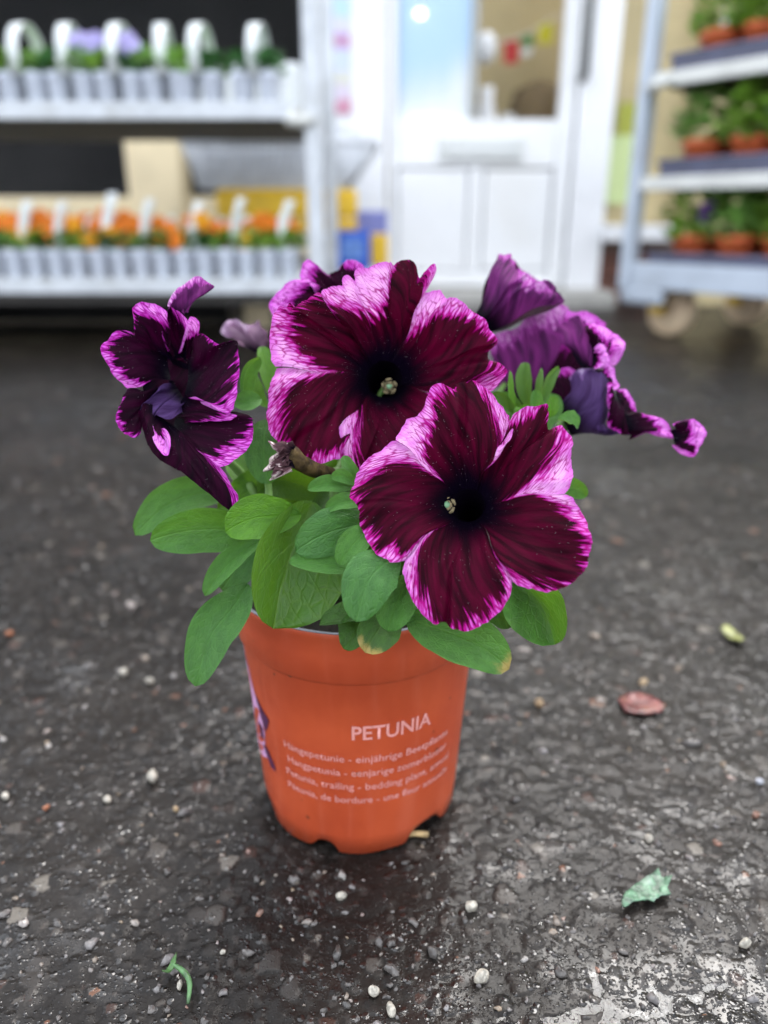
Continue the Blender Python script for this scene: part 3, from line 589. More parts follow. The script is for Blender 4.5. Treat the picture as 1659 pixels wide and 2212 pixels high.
for x in (xr-0.08, xr-1.25):
    for y in (TY+0.10, TY+0.43):
        tp_.append(box('caster_bracket', (x, y, 0.088), (0.045, 0.05, 0.045), M_DARKMETAL, None, 0.004))
        V, F = lathe_geo([(0.008, -0.014), (0.036, -0.014), (0.04, -0.008), (0.04, 0.008), (0.036, 0.014), (0.008, 0.014)], 20)
        o = meshobj('wheel', [Vector((v.z, v.x, v.y)) + Vector((x, y, 0.0405)) for v in V], F, M_DARKMETAL); tp_.append(o)
tp_.append(slab('added_back_blocker', xr-1.30, xr-0.30, TY+0.535, TY+0.54, 0.004, zl-0.06, M_BLACKROOM, 0)); tp_.append(slab('added_side_blocker', xr-1.31, xr-1.305, TY+0.03, TY+0.53, 0.004, zl-0.06, M_BLACKROOM, 0))  # sheets added to keep light out and darken the ground below the shelf
adopt(lt, *tp_)
q0 = PY(560, 690, TY+0.42); o = slab('wooden_crate', q0.x-0.035, q0.x+0.035, TY+0.38, TY+0.46, 0.0, 0.125, M_BEIGE, 0.006); tag(o, 'pale wooden block on the ground under the right end of the left trolley', 'block')
o = box('polystyrene_crate', (PY(520, 180, TY+0.36).x, TY+0.40, zu+0.062), (0.30, 0.20, 0.12), simple('polystyrene', (0.62, 0.65, 0.66), 0.7, 0.06, 60), None, 0.012); tag(o, 'pale grey foam crate behind the last pots on the upper left shelf', 'crate')
ordn = ['first', 'second', 'third', 'fourth', 'fifth', 'sixth', 'seventh', 'eighth', 'ninth']
rd = random.Random(5)
def pack(loc, kind, label, group, pitch=0.053, rows=2, tagmode='hoop'):
    t0 = empty('plant_pack', loc, 0, label, 'plant pack', group)
    for r_ in range(rows):
        for c_ in range(2):
            x = (c_-0.5)*pitch; y = 0.028 + r_*0.056
            inst(pot_small, 'pot', t0, (x, y, 0.0), rd.uniform(0, 6), 1.0)
            inst(fol_low[rd.randrange(4)], 'foliage', t0, (x, y, 0.066), rd.uniform(0, 6), rd.uniform(1.25, 1.6))
            if kind == 'o':
                for q in range(rd.choice((0, 1, 1, 2)) if r_ == 0 else 3): inst(bl['o'][rd.choice((0, 0, 1))], 'bloom', t0, (x+rd.uniform(-.016, .016), y-rd.uniform(-0.01, .024), 0.088+rd.uniform(-0.016, 0.034)), rd.uniform(-.5, .5), rd.uniform(0.85, 1.3), rd.uniform(-.4, .3))
    if tagmode == 'hoop': inst(hm, 'handle', t0, (0.0, 0.004, 0.02), rd.uniform(-.1, .1))
    else:
        inst(tagm2, 'label_tag', t0, (rd.uniform(-.008, .01), 0.02, 0.03), rd.uniform(-.5, .5), rd.uniform(.9, 1.08), rd.uniform(-.15, .15)); inst(tagm2, 'label_tag', t0, (rd.uniform(-.03, .03), 0.085, 0.02), rd.uniform(-.3, .3), 0.8)
    return t0
ux = (48, 152, 256, 358, 412)
for i, u in enumerate((-58, 48, 152, 256, 358, 412+0, 551)):
    if i == 5: continue
    x = PY(u, 215, TY+0.03).x
    k = i if i < 5 else 5
    lab = {0: 'green pack in white pots cut by the left picture edge, upper shelf', 5: 'green pack in white pots at the right end of the upper left shelf'}.get(k, 'white potted green pack on the upper left shelf, %s from the left edge' % ordn[k])
    t0 = pack((x, TY+0.012, zu+0.001), 'g', lab, 'packs on the upper left shelf')
    if k == 2 or k == 3:
        for q in range(2): inst(bl['l'][0], 'bloom', t0, ((0.03, -0.02)[q] if k == 3 else 0.03+0.02*q, 0.02+0.03*q, 0.105+0.006*q), rd.uniform(-.4, .4), 1.1)
t0 = pack((PY(412, 215, TY+0.03).x+0.014, TY+0.012, zu+0.001), 'g', 'white potted green pack left of the gap on the upper left shelf', 'packs on the upper left shelf')
for i in range(8):
    u = -8+91.5*i - 30; x = PY(u, 600, TY+0.03).x
    lab = 'orange pansy pack in white pots on the lower left shelf, %s from the left edge' % ordn[i]
    if i == 7: lab = 'orange pansy pack in white pots on the lower left shelf beside the post'
    pack((x, TY+0.012, zl+0.001), 'o', lab, 'pansy packs on the lower left shelf', 0.0455, 2, 'tag')

# right trolley, turned towards the camera
Lp = G(1352, 712); Lp = Vector((0.60, 1.98, 0)); ang = math.atan2(-0.80, 0.60)
rt = empty('plant_trolley', Lp, ang, 'right grey flower trolley on casters with terracotta pots on its shelves', 'trolley')
M_POST = simple('blue_grey_post', (0.46, 0.52, 0.60), 0.4, 0.08, 14, metal=0.15, dirt=(0.36, 0.38, 0.40))
def lz(v, u=1400, k=0.0):
    """height of the line seen at (u, v) on the trolley's front face"""
    r = ray(u, v); d = Vector((math.cos(ang), math.sin(ang), 0)); n_ = Vector((-d.y, d.x, 0)); s_ = (Lp-CAMP).dot(n_)/r.dot(n_); return (CAMP+r*s_).z
zs = [lz(640, 1480) + 0.0, lz(418, 1450), lz(196, 1430)]
zb = lz(618, 1480)
LN, DP = 1.30, 0.55
for x in (0.0, LN):
    for y in (0.0, DP): box('post', (x, y, 0.115+0.86), (0.030, 0.036, 1.72), M_POST, rt, 0.004)
for i, z in enumerate((zb+0.03, lz(392, 1450)+0.008, lz(172, 1430)+0.01)):
    box('shelf', (LN/2, DP/2, z-0.010), (LN-0.04, DP-0.02, 0.018), M_SHELF, rt, 0.003)
    box('shelf_lip', (LN/2, -0.008, z-0.012), (LN-0.034, 0.012, 0.030 if i else 0.06), M_POST if i == 0 else M_SHELF, rt, 0.003)
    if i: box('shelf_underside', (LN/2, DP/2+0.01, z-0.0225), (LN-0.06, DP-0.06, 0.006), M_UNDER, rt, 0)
    zs[i] = z
tube('shelf_hook', [(0.02, -0.02, zs[2]-0.028), (0.05, -0.026, zs[2]-0.022), (0.075, -0.018, zs[2]-0.016)], [0.013, 0.011, 0.006], M_SHELF, rt)
box('corner_foot', (0.05, 0.0, zb-0.028), (0.12, 0.03, 0.045), M_POST, rt, 0.012)
for x in (0.07, LN-0.15):
    for y in (0.10, DP-0.1):
        box('caster_bracket', (x-0.02, y-0.034, 0.098), (0.04, 0.006, 0.085), M_YELLOW, rt, 0.002); box('caster_bracket', (x-0.02, y+0.034, 0.098), (0.04, 0.006, 0.085), M_YELLOW, rt, 0.002)
        box('caster_plate', (x-0.02, y, 0.143), (0.085, 0.085, 0.008), M_YELLOW, rt, 0.002)
        V, F = lathe_geo([(0.010, -0.024), (0.052, -0.024), (0.060, -0.016), (0.062, 0.0), (0.060, 0.016), (0.052, 0.024), (0.010, 0.024)], 28)
        o = meshobj('wheel', [Vector((v.x, v.z, v.y)) for v in V], F, M_WHEEL, rt); o.location = (x, y, 0.0622)
bpy.context.view_layer.update()
RM = Matrix.Translation(Lp) @ Matrix.Rotation(ang, 4, 'Z')
tier = ('bottom', 'middle', 'top')
for i in range(3):
    for j in range(2):
        loc = RM @ Vector((0.275+0.50*j, 0.15, zs[i]+0.0005))
        tr_ = empty('plant_tray', loc, ang, 'dark blue grey plastic tray, %s one on the %s shelf of the right trolley' % (('left', 'right')[j], tier[i]), 'tray', 'trays on the right trolley')
        bm = bmesh.new(); bm_box(bm, (0, 0, 0.004), (0.46, 0.27, 0.006)); 
        for (c_, s_) in (((0, -0.132, 0.022), (0.46, 0.008, 0.030)), ((0, 0.132, 0.022), (0.46, 0.008, 0.030)), ((-0.226, 0, 0.022), (0.008, 0.256, 0.030)), ((0.226, 0, 0.022), (0.008, 0.256, 0.030))): bm_box(bm, c_, s_, None, 0.002)
        from_bm('tray_body', bm, M_TRAY, tr_); box('rim', (0, -0.1372, 0.034), (0.47, 0.006, 0.012), M_TRAY, tr_, 0.002)
        for a in range(4):
            for b_ in range(2):
                if j == 1 and a > 1: continue
                ploc = RM @ Vector((0.275+0.50*j-0.165+0.11*a+rd.uniform(-.006, .006), 0.15-0.062+0.125*b_, zs[i]+0.0085))
                where = ('front', 'back')[b_]
                q = a+4*j
                pl = empty('potted_plant', ploc, rd.uniform(0, 6), 'leafy plant in terracotta pot, %s row of the %s shelf, %s from the trolley post' % (where, tier[i], ordn[q]), 'potted plant', 'terracotta potted plants on the right trolley')
                inst(pot_terra, 'pot', pl, (0, 0, 0), 0, 0.95).scale.z = 0.95; inst(fol_big[rd.randrange(4)], 'foliage', pl, (0, 0, 0.092), rd.uniform(0, 6), rd.uniform(1.15, 1.35) if i < 2 else 1.2)
                if i == 0 and q in (0, 2) and b_ == 0:
                    d_ = Matrix.Rotation(-pl.rotation_euler.z, 4, 'Z') @ Vector((0.0 if q == 0 else 0.05, -0.064, 0.12 if q == 0 else 0.15)); inst(bl['v'][0], 'bloom', pl, d_, -pl.rotation_euler.z, 1.0)
                if i == 1 and q in (1, 2) and b_ == 0:
                    d_ = Matrix.Rotation(-pl.rotation_euler.z, 4, 'Z') @ Vector((0.05, -0.05, 0.15)); inst(bl['l'][0], 'bloom', pl, d_, -pl.rotation_euler.z, 0.9)

# shopping cart parked between trolley and door
cy = 2.30
cart = empty('shopping_cart', (PY(600, 500, cy).x, cy+0.15, 0), 0, 'grey wire shopping cart with yellow bumper and blue panel behind the left trolley', 'cart')
c0 = PY(392, 305, cy); c1 = PY(812, 305, cy); b0 = PY(430, 405, cy); b1 = PY(742, 405, cy); dpt = Vector((0, 0.34, 0))
wires = []
for k in range(25):
    f_ = k/24; wires.append([c0.lerp(c1, f_), b0.lerp(b1, f_)]); wires.append([c0.lerp(c1, f_)+dpt, b0.lerp(b1, f_)+dpt])
for k in range(9):
    f_ = k/8; a = c0.lerp(b0, f_); b_ = c1.lerp(b1, f_); wires += [[a, b_], [a+dpt, b_+dpt]]
    wires += [[a, a+dpt], [b_, b_+dpt]]
for k in range(1, 14):
    f_ = k/14; wires += [[c1+dpt*f_, b1+dpt*f_], [c0+dpt*f_, b0+dpt*f_], [b0+dpt*f_, b1+dpt*f_]]
cp = [tubes('wire_basket', wires, 0.0036, M_WIRE, None, 5),
      tubes('basket_rim', [[c0, c1], [c1, c1+dpt], [c1+dpt, c0+dpt], [c0+dpt, c0]], 0.008, M_WIRE, None, 8)]
cp.append(tubes('fold_flap', [[PY(700+8*k, 262+3*k, cy+0.17), PY(735+6*k, 322, cy)] for k in range(11)] + [[PY(700, 262, cy+0.17), PY(790, 292, cy+0.17)], [PY(718, 292, cy+0.08), PY(796, 308, cy+0.08)]], 0.003, M_WIRE, None, 5))
z0 = b0.z
M_CARTY = simple('cart_yellow', (0.80, 0.50, 0.02), 0.4, 0.1, 20)
cp.append(quad_px('basket_liner', 440, 735, 322, 402, cy+0.03, 0.006, simple('pale_liner', (0.74, 0.78, 0.86), 0.4, 0.2, 9), 0.002))
cp.append(quad_px('yellow_bumper', 465, 772, 408, 470, cy-0.016, 0.03, M_CARTY, 0.012))
cp.append(quad_px('yellow_bumper', 640, 772, 472, 500, cy-0.014, 0.03, M_CARTY, 0.01))
M_BLUE = simple('blue_panel', (0.02, 0.10, 0.55), 0.4, 0.12, 12); M_BLUE2 = simple('lavender_blue_panel', (0.20, 0.22, 0.52), 0.45, 0.12, 12)
o = quad_px('upper_panel', 768, 838, 455, 520, cy+0.04, 0.02, M_BLUE2, 0.006); cp.append(o)
cp.append(quad_px('blue_panel', 716, 800, 498, 586, cy-0.03, 0.02, M_BLUE, 0.006))
cp.append(quad_px('blue_print', 738, 786, 515, 560, cy-0.0325, 0.002, simple('pale_blue_print', (0.12, 0.25, 0.62), 0.4, 0.3, 40), 0))
cp.append(quad_px('yellow_side', 800, 838, 505, 575, cy+0.0, 0.02, M_CARTY, 0.006))
xa, xb = b0.x+0.06, b1.x-0.02
for x, dx in ((xa, -0.02), (xb, 0.02)):
    for y in (cy+0.02, cy+0.3): cp.append(tube('leg', [(x, y, z0), (x+dx, y, 0.10)], 0.011, M_WIRE))
for y in (cy+0.02, cy+0.3): cp.append(tube('chassis_bar', [(xa-0.02, y, 0.10), (xb+0.02, y, 0.10)], 0.010, M_WIRE))
for x in (xa-0.02, xb+0.02):
    for y in (cy+0.02, cy+0.3):
        V, F = lathe_geo([(0.01, -0.014), (0.042, -0.014), (0.05, -0.006), (0.05, 0.006), (0.042, 0.014), (0.01, 0.014)], 20); cp.append(meshobj('wheel', [Vector((v.z+x, v.x+y, v.y+0.0505)) for v in V], F, M_DARKMETAL))
adopt(cart, *cp)

# ------------------------------------------------------------------ the potted petunia
PC = Vector((-0.0125, 0.3300, 0.0)); RT_, RB_, PH = 0.0594, 0.0486, 0.1235   # pot centre, rim and foot radius, height
plant = empty('potted_petunia', PC, 0, 'purple petunia with white edged petals in an orange plastic pot on wet asphalt', 'potted plant')
M_POT, t, p = newmat('orange_pot_plastic')
tc = N(t, 'TexCoord'); nz = N(t, 'TexNoise'); nz.inputs['Scale'].default_value = 28; nz.inputs['Detail'].default_value = 6; L(t, tc.outputs['Object'], nz.inputs['Vector'])
mp = N(t, 'Mapping'); mp.inputs['Scale'].default_value = (140, 140, 9); L(t, tc.outputs['Object'], mp.inputs[0]); st = N(t, 'TexNoise'); st.inputs['Scale'].default_value = 1.0; st.inputs['Detail'].default_value = 4; L(t, mp.outputs[0], st.inputs['Vector'])
c = mixc(t, mrange(t, nz.outputs[0], 0.3, 0.7), (0.38, 0.054, 0.018), (0.46, 0.075, 0.025))
c = mixc(t, mrange(t, st.outputs[0], 0.52, 0.75, 0, 0.25), c, (0.50, 0.13, 0.07))                     # dried water runs
vs_ = N(t, 'TexVoronoi'); vs_.inputs['Scale'].default_value = 230; L(t, tc.outputs['Object'], vs_.inputs['Vector']); ws = N(t, 'TexWhiteNoise'); L(t, vs_.outputs['Position'], ws.inputs['Vector'])
spk = math_(t, 'MULTIPLY', math_(t, 'LESS_THAN', vs_.outputs['Distance'], 0.24), math_(t, 'GREATER_THAN', ws.outputs['Value'], 0.972))
c = mixc(t, math_(t, 'MULTIPLY', spk, 0.75), c, (0.09, 0.028, 0.014))                                  # specks of soil
L(t, c, p.inputs['Base Color']); L(t, mrange(t, st.outputs[0], 0.3, 0.7, 0.30, 0.46), p.inputs['Roughness']); p.inputs['Specular IOR Level'].default_value = 0.5
b = N(t, 'Bump'); b.inputs['Strength'].default_value = 0.12; b.inputs['Distance'].default_value = 0.001; L(t, nz.outputs[0], b.inputs['Height']); L(t, b.outputs[0], p.inputs['Normal'])
M_GREY = simple('grey_pot_lining', (0.17, 0.18, 0.21), 0.5, 0.1, 60)
M_SOIL = simple('dark_soil', (0.022, 0.014, 0.009), 0.9, 0.5, 300, bump=1.0)
M_PRINT = simple('pink_white_print', (0.66, 0.28, 0.25), 0.5, 0.06, 200)
zr = PH - 0.0255                                             # the step below the rim band
def rad_at(z): return RB_ + (RT_-0.0022-RB_)*(z/PH)**0.92
foot = []
def notch(i, q):
    if i not in (1, 2): return 0.0
    a = (q + math.pi/2) % (2*math.pi/6) - math.pi/6          # six scalloped slots round the foot
    a = (q - R(292)) ; a = (a + math.pi) % (2*math.pi) - math.pi
    d = 0.0
    for c_, wd, hh in ((R(20), 0.26, 0.0085), (R(-40), 0.14, 0.0050), (R(95), 0.3, 0.006), (R(150), 0.3, 0.006), (R(-95), 0.3, 0.006), (R(-150), 0.3, 0.006)):
        e_ = (a-c_+math.pi) % (2*math.pi) - math.pi
        d = max(d, hh*max(0, 1-(abs(e_)/wd)**3))
    return d + 0.0006*math.sin(9*q)
prof = [(RB_-0.006, 0.006), (RB_-0.0016, 0.0005), (RB_+0.0002, 0.0010), (rad_at(0.012)+0.0002, 0.012), (rad_at(0.04), 0.04), (rad_at(0.07), 0.07), (rad_at(zr-0.001), zr-0.001), (rad_at(zr)+0.0006, zr+0.0002), (rad_at(zr)+0.0016, zr+0.0016),
        (rad_at(PH-0.012)+0.0016, PH-0.012), (rad_at(PH-0.003)+0.0018, PH-0.003), (RT_, PH-0.0012), (RT_-0.0004, PH)]
V, F = lathe_geo(prof, 144, notch); pot = meshobj('pot', V, F, M_POT, plant)
V, F = lathe_geo([(RT_-0.0005, PH+0.0001), (RT_-0.0010, PH+0.0006), (RT_-0.0020, PH+0.0002), (RT_-0.0030, PH-0.004), (RT_-0.006, PH-0.022), (RB_, 0.012), (0.001, 0.011)], 96); meshobj('pot_lining', V, F, M_GREY, plant)
bm = bmesh.new(); bmesh.ops.create_circle(bm, cap_ends=True, radius=RT_-0.006, segments=64); bmesh.ops.triangulate(bm, faces=bm.faces)
bmesh.ops.subdivide_edges(bm, edges=bm.edges, cuts=5, use_grid_fill=True)
for v in bm.verts: v.co.z = PH-0.016 + 0.004*mn.noise(v.co*120) + 0.002*mn.noise(v.co*400)
from_bm('soil', bm, M_SOIL, plant, True)
# printed lettering, wrapped round the pot wall
def wrap_text(body, size, ang0, z0, width, weight=0.0, name='lettering'):
    cu = bpy.data.curves.new(name, 'FONT'); cu.body = body; cu.size = size; cu.offset = weight; cu.resolution_u = 3; cu.align_x = 'LEFT'
    to = bpy.data.objects.new(name, cu); S.collection.objects.link(to); bpy.context.view_layer.update()
    dg = bpy.context.evaluated_depsgraph_get(); me = bpy.data.meshes.new_from_object(to.evaluated_get(dg)); bpy.data.objects.remove(to)
    bm = bmesh.new(); bm.from_mesh(me); bmesh.ops.triangulate(bm, faces=bm.faces)
    xs = [v.co.x for v in bm.verts]; k = width/(max(xs)-min(xs)); x0 = min(xs)
    for v in bm.verts:
        z = z0 + v.co.y; r = rad_at(z) + 0.00025; a = ang0 + (v.co.x-x0)*k/rad_at(z0); v.co = (r*math.cos(a), r*math.sin(a), z)
    bm.normal_update(); bm.to_mesh(me); bm.free(); me.materials.clear(); me.materials.append(M_PRINT)
    return link(bpy.data.objects.new(name, me), pot)
wrap_text('PETUNIA', 0.0103, R(268.5), 0.0690, 0.0372, 0.0002)
for k, (s_, a0, wd) in enumerate((('Hängepetunie - einjährige Beetpflanze', 229.5, 0.0830), ('Hangpetunia - eenjarige zomerbloeier', 231.0, 0.0810), ('Petunia, trailing - bedding plant, annual', 229.0, 0.0850), ('Pétunia, de bordure - une fleur annuelle', 229.0, 0.0840))):
    wrap_text(s_, 0.0055, R(a0+2.5), 0.0562-0.0079*k, wd, 0.00004)
# printed flower picture on the left of the wall
def decal(name, pts, mat, off):
    """closed outline in (angle deg, height) wrapped round the pot wall"""
    bm = bmesh.new(); vs = []
    for a, z in pts: vs.append(bm.verts.new((a, z*1000, 0)))
    bm.faces.new(vs); bmesh.ops.triangulate(bm, faces=bm.faces); bmesh.ops.subdivide_edges(bm, edges=bm.edges, cuts=3)
    for v in bm.verts: a = R(v.co.x); z = v.co.y/1000; r = rad_at(z)+off; v.co = (r*math.cos(a), r*math.sin(a), z)
    return from_bm(name, bm, mat, pot)
M_PR1 = simple('print_lilac', (0.52, 0.28, 0.48), 0.5, 0.2, 500); M_PR2 = simple('print_dark_violet', (0.06, 0.012, 0.05), 0.5, 0.3, 400)
decal('printed_flower', [(150, 0.092), (186, 0.094), (202, 0.085), (208, 0.074), (214, 0.064), (215, 0.055), (213, 0.047), (215, 0.040), (206, 0.036), (186, 0.034), (150, 0.036)], M_PR1, 0.0002)
decal('printed_flower', [(210, 0.074), (216, 0.0695), (222, 0.066), (219.5, 0.061), (217, 0.057), (213.5, 0.063)], M_PR2, 0.00035)
decal('printed_flower', [(211.5, 0.047), (216, 0.046), (221, 0.040), (222, 0.036), (217, 0.0365), (213, 0.042)], M_PR2, 0.00035)
decal('printed_flower', [(209, 0.059), (213.5, 0.057), (213, 0.051), (209.5, 0.049)], M_PR2, 0.00045)

def surf(name, grid, mat, parent, attrs=None, uvs=None, thick=0.0):
    """grid[i][j] of world points -> one smooth sheet (optionally with real thickness)"""
    n, k = len(grid), len(grid[0]); V = [q for r_ in grid for q in r_]
    F = [(i*k+j, i*k+j+1, (i+1)*k+j+1, (i+1)*k+j) for i in range(n-1) for j in range(k-1)]
    o = meshobj(name, V, F, mat, None); me = o.data
    for nm, arr in (attrs or {}).items():
        a = me.attributes.new(nm, 'FLOAT', 'POINT'); a.data.foreach_set('value', np.asarray(arr, np.float32).ravel())
    if uvs is not None:
        ul = me.uv_layers.new(name='uv'); idx = np.empty(len(me.loops), np.int32); me.loops.foreach_get('vertex_index', idx)
        ul.data.foreach_set('uv', np.asarray(uvs, np.float32).reshape(-1, 2)[idx].ravel())
    if thick:
        md = o.modifiers.new('thickness', 'SOLIDIFY'); md.thickness = thick; md.offset = 0
    o.parent = parent
    if parent is not None: o.matrix_parent_inverse = parent.matrix_world.inverted()
    return o
PIDX = [0]
def petal(parent, base, edge, nrm, sb, prof=lambda s: 0.0, ruffle=0.0022, crease=0.0016, mat=None, ns=34, nt=70, jag=0.0005, bulge=0.0, name='petal', curl=0.0):
    """a petal spanned between a base curve (throat side) and an outer edge curve"""
    PIDX[0] += 1; sd_ = PIDX[0]*7.13; nrm = Vector(nrm).normalized(); G_, pk, rd_, uv = [], [], [], []
    E = [catmull(edge, j/(nt-1)) for j in range(nt)]; B = [catmull(base, j/(nt-1)) for j in range(nt)]
    wid = sum((E[j+1]-E[j]).length for j in range(nt-1)); arc = [0.0]
    for j in range(nt-1): arc.append(arc[-1] + (E[j+1]-E[j]).length)
    ph0 = (edge[0].x*900+edge[0].z*700) % 6.28; ph1 = (edge[-1].x*900+edge[-1].z*700) % 6.28
    for i in range(ns):
        s = i/(ns-1); row = []
        for j in range(nt):
            t_ = j/(nt-1); b_, e_ = B[j], E[j]; d = e_-b_; ln = d.length
            jj = 1 + (jag*mn.noise(Vector((arc[j]*650, sd_, 0))) + jag*1.3*mn.noise(Vector((arc[j]*230, sd_+5, 0))))/max(ln, 1e-5)*s
            q = b_ + d*s*jj
            n_off = prof(s) + bulge*math.sin(math.pi*s)
            n_off += ruffle*s**2.2*(mn.noise(Vector((arc[j]*75, s*0.8, sd_)))*1.2 + 0.7*mn.noise(Vector((arc[j]*170, s*1.2, sd_+3)))) 
            n_off -= crease*math.exp(-((t_-0.5)/0.035)**2)*s*(1-0.4*s)*1.0                      # groove along the midrib
            n_off -= crease*0.8*(math.exp(-(t_/0.06)**2)+math.exp(-((1-t_)/0.06)**2))*s*0.8     # folds where petals join
            n_off += crease*0.35*math.sin(t_*math.pi*11+sd_)*s*(1-s)                              # slight ribs
            n_off -= curl*max(0, s-0.72)**2*12
            lat = nrm.cross(d); lat = lat/max(lat.length, 1e-6); wg = 4*s*(1-s)*((1-t_)*math.sin(6.9*s+ph0)+t_*math.sin(6.9*s+ph1))*0.0011; q = q + lat*wg
            row.append(q + nrm*n_off); sv_ = lerp_list(sb, t_); pk.append(s - (sv_ + max(0.0, 0.9-sv_)*0.14) - 0.05); rd_.append(s); uv.append((arc[j]*100*(0.35+0.65*s) + sd_, ln*s*100))
        G_.append(row)
    return surf(name, G_, mat or M_PETAL, parent, {'pk': pk, 'rad': rd_}, uv)
def empty_part(name, loc, parent):
    o = bpy.data.objects.new(name, None); o.empty_display_size = 0.01; link(o); o.location = loc
    o.parent = parent; bpy.context.view_layer.update(); o.matrix_parent_inverse = parent.matrix_world.inverted(); bpy.context.view_layer.update(); return o
bpy.context.view_layer.update()

def open_flower(name, W, centre, depth, tiltup, tiltside, petals, r0=0.0085, sink=0.014, mat=None, stam=None):
    """a wide open bloom: five lobes spread from a dark throat; W maps measuring window to picture units"""
    cu, cv = W(*centre); C = P(cu, cv, depth); n_ = (CAMP-C).normalized()
    n_ = (Matrix.Rotation(-tiltup, 3, 'X') @ n_); n_ = Matrix.Rotation(tiltside, 3, 'Z') @ n_; n_.normalize()
    ex = RT - n_*RT.dot(n_); ex.normalize(); ey = n_.cross(ex)
    fl = empty_part(name, C - n_*0.045, plant)
    def on_plane(x, y, off=0.0):
        u, v = W(x, y); r = ray(u, v); Q = C + n_*off; return CAMP + r*((Q-CAMP).dot(n_)/r.dot(n_))
    prof = lambda s: sink*(1-(1-s)**3.0)
    for pp in petals:
        edge = [on_plane(q[0], q[1], q[2] if len(q) > 2 else 0.0) - n_*0.0 for q in pp['edge']]
        a0 = math.atan2((edge[0]-C).dot(ey), (edge[0]-C).dot(ex)); a1 = math.atan2((edge[-1]-C).dot(ey), (edge[-1]-C).dot(ex))
        while a1 > a0: a1 -= 2*math.pi
        base = [C - n_*sink + (ex*math.cos(a0+(a1-a0)*k/6)+ey*math.sin(a0+(a1-a0)*k/6))*r0 for k in range(7)]
        # edge points are measured on the rim plane; the sheet itself dips towards the throat
        edge2 = [e_ - n_*sink for e_ in edge]
        petal(fl, base, edge2, n_, pp['sb'], prof, pp.get('ruf', 0.0026)*1.6, pp.get('crease', 0.0018)*1.5, mat, jag=pp.get('jag', 0.0006), curl=pp.get('curl', 0.0))
    # tube below the throat
    pts = [C - n_*(sink-0.0008+0.0065*k) for k in range(7)]; V, F = tube_geo(pts, [r0*1.02, r0*0.93, r0*0.82, r0*0.68, r0*0.5, r0*0.4, r0*0.3], 24, False); F.append(tuple(6*24+k for k in range(24)))
    o = meshobj('throat', V, F, M_THROAT); o.parent = fl; o.matrix_parent_inverse = fl.matrix_world.inverted()
    # anthers with crumbling pollen round a green stigma
    if stam:
        su, sv = W(*stam); r = ray(su, sv); Q = C - n_*(sink-0.002); A = CAMP + r*((Q-CAMP).dot(n_)/r.dot(n_)); rr = random.Random(name + str(centre))
        V, F = [], []
        for k in range(5):
            a = 2*math.pi*k/5 + 0.4; c_ = A + (ex*math.cos(a)+ey*math.sin(a))*0.0021 + n_*rr.uniform(-.0006, .0008)
            d1 = (ex*math.cos(a+1.7)+ey*math.sin(a+1.7))*0.0014
            for (sg) in (-1, 1):
                off_ = (ex*math.cos(a)+ey*math.sin(a))*0.00055*sg
                v_, f_ = tube_geo([c_+off_-d1, c_+off_*1.5-d1*0.4+n_*0.0004, c_+off_*1.5+d1*0.4+n_*0.0003, c_+off_+d1], [0.0003, 0.00065, 0.0007, 0.0003], 7)
                o_ = len(V); V += [x + Vector((rr.uniform(-1, 1), rr.uniform(-1, 1), rr.uniform(-1, 1)))*0.00018 for x in v_]; F += [tuple(i+o_ for i in q) for q in f_]
            v_, f_ = tube_geo([c_, c_ - n_*0.012 - (c_-A)*0.4], 0.0003, 5); o_ = len(V); V += v_; F += [tuple(i+o_ for i in q) for q in f_]
        o = meshobj('stamens', V, F, M_STAMEN); o.parent = fl; o.matrix_parent_inverse = fl.matrix_world.inverted()
        v_, f_ = tube_geo([A-n_*0.012, A-n_*0.001, A+n_*0.0002, A+n_*0.0012, A+n_*0.0016], [0.0004, 0.0005, 0.0012, 0.0013, 0.0005], 10)
        o = meshobj('stigma', v_, f_, M_STIGMA); o.parent = fl; o.matrix_parent_inverse = fl.matrix_world.inverted()
    return fl, C, n_

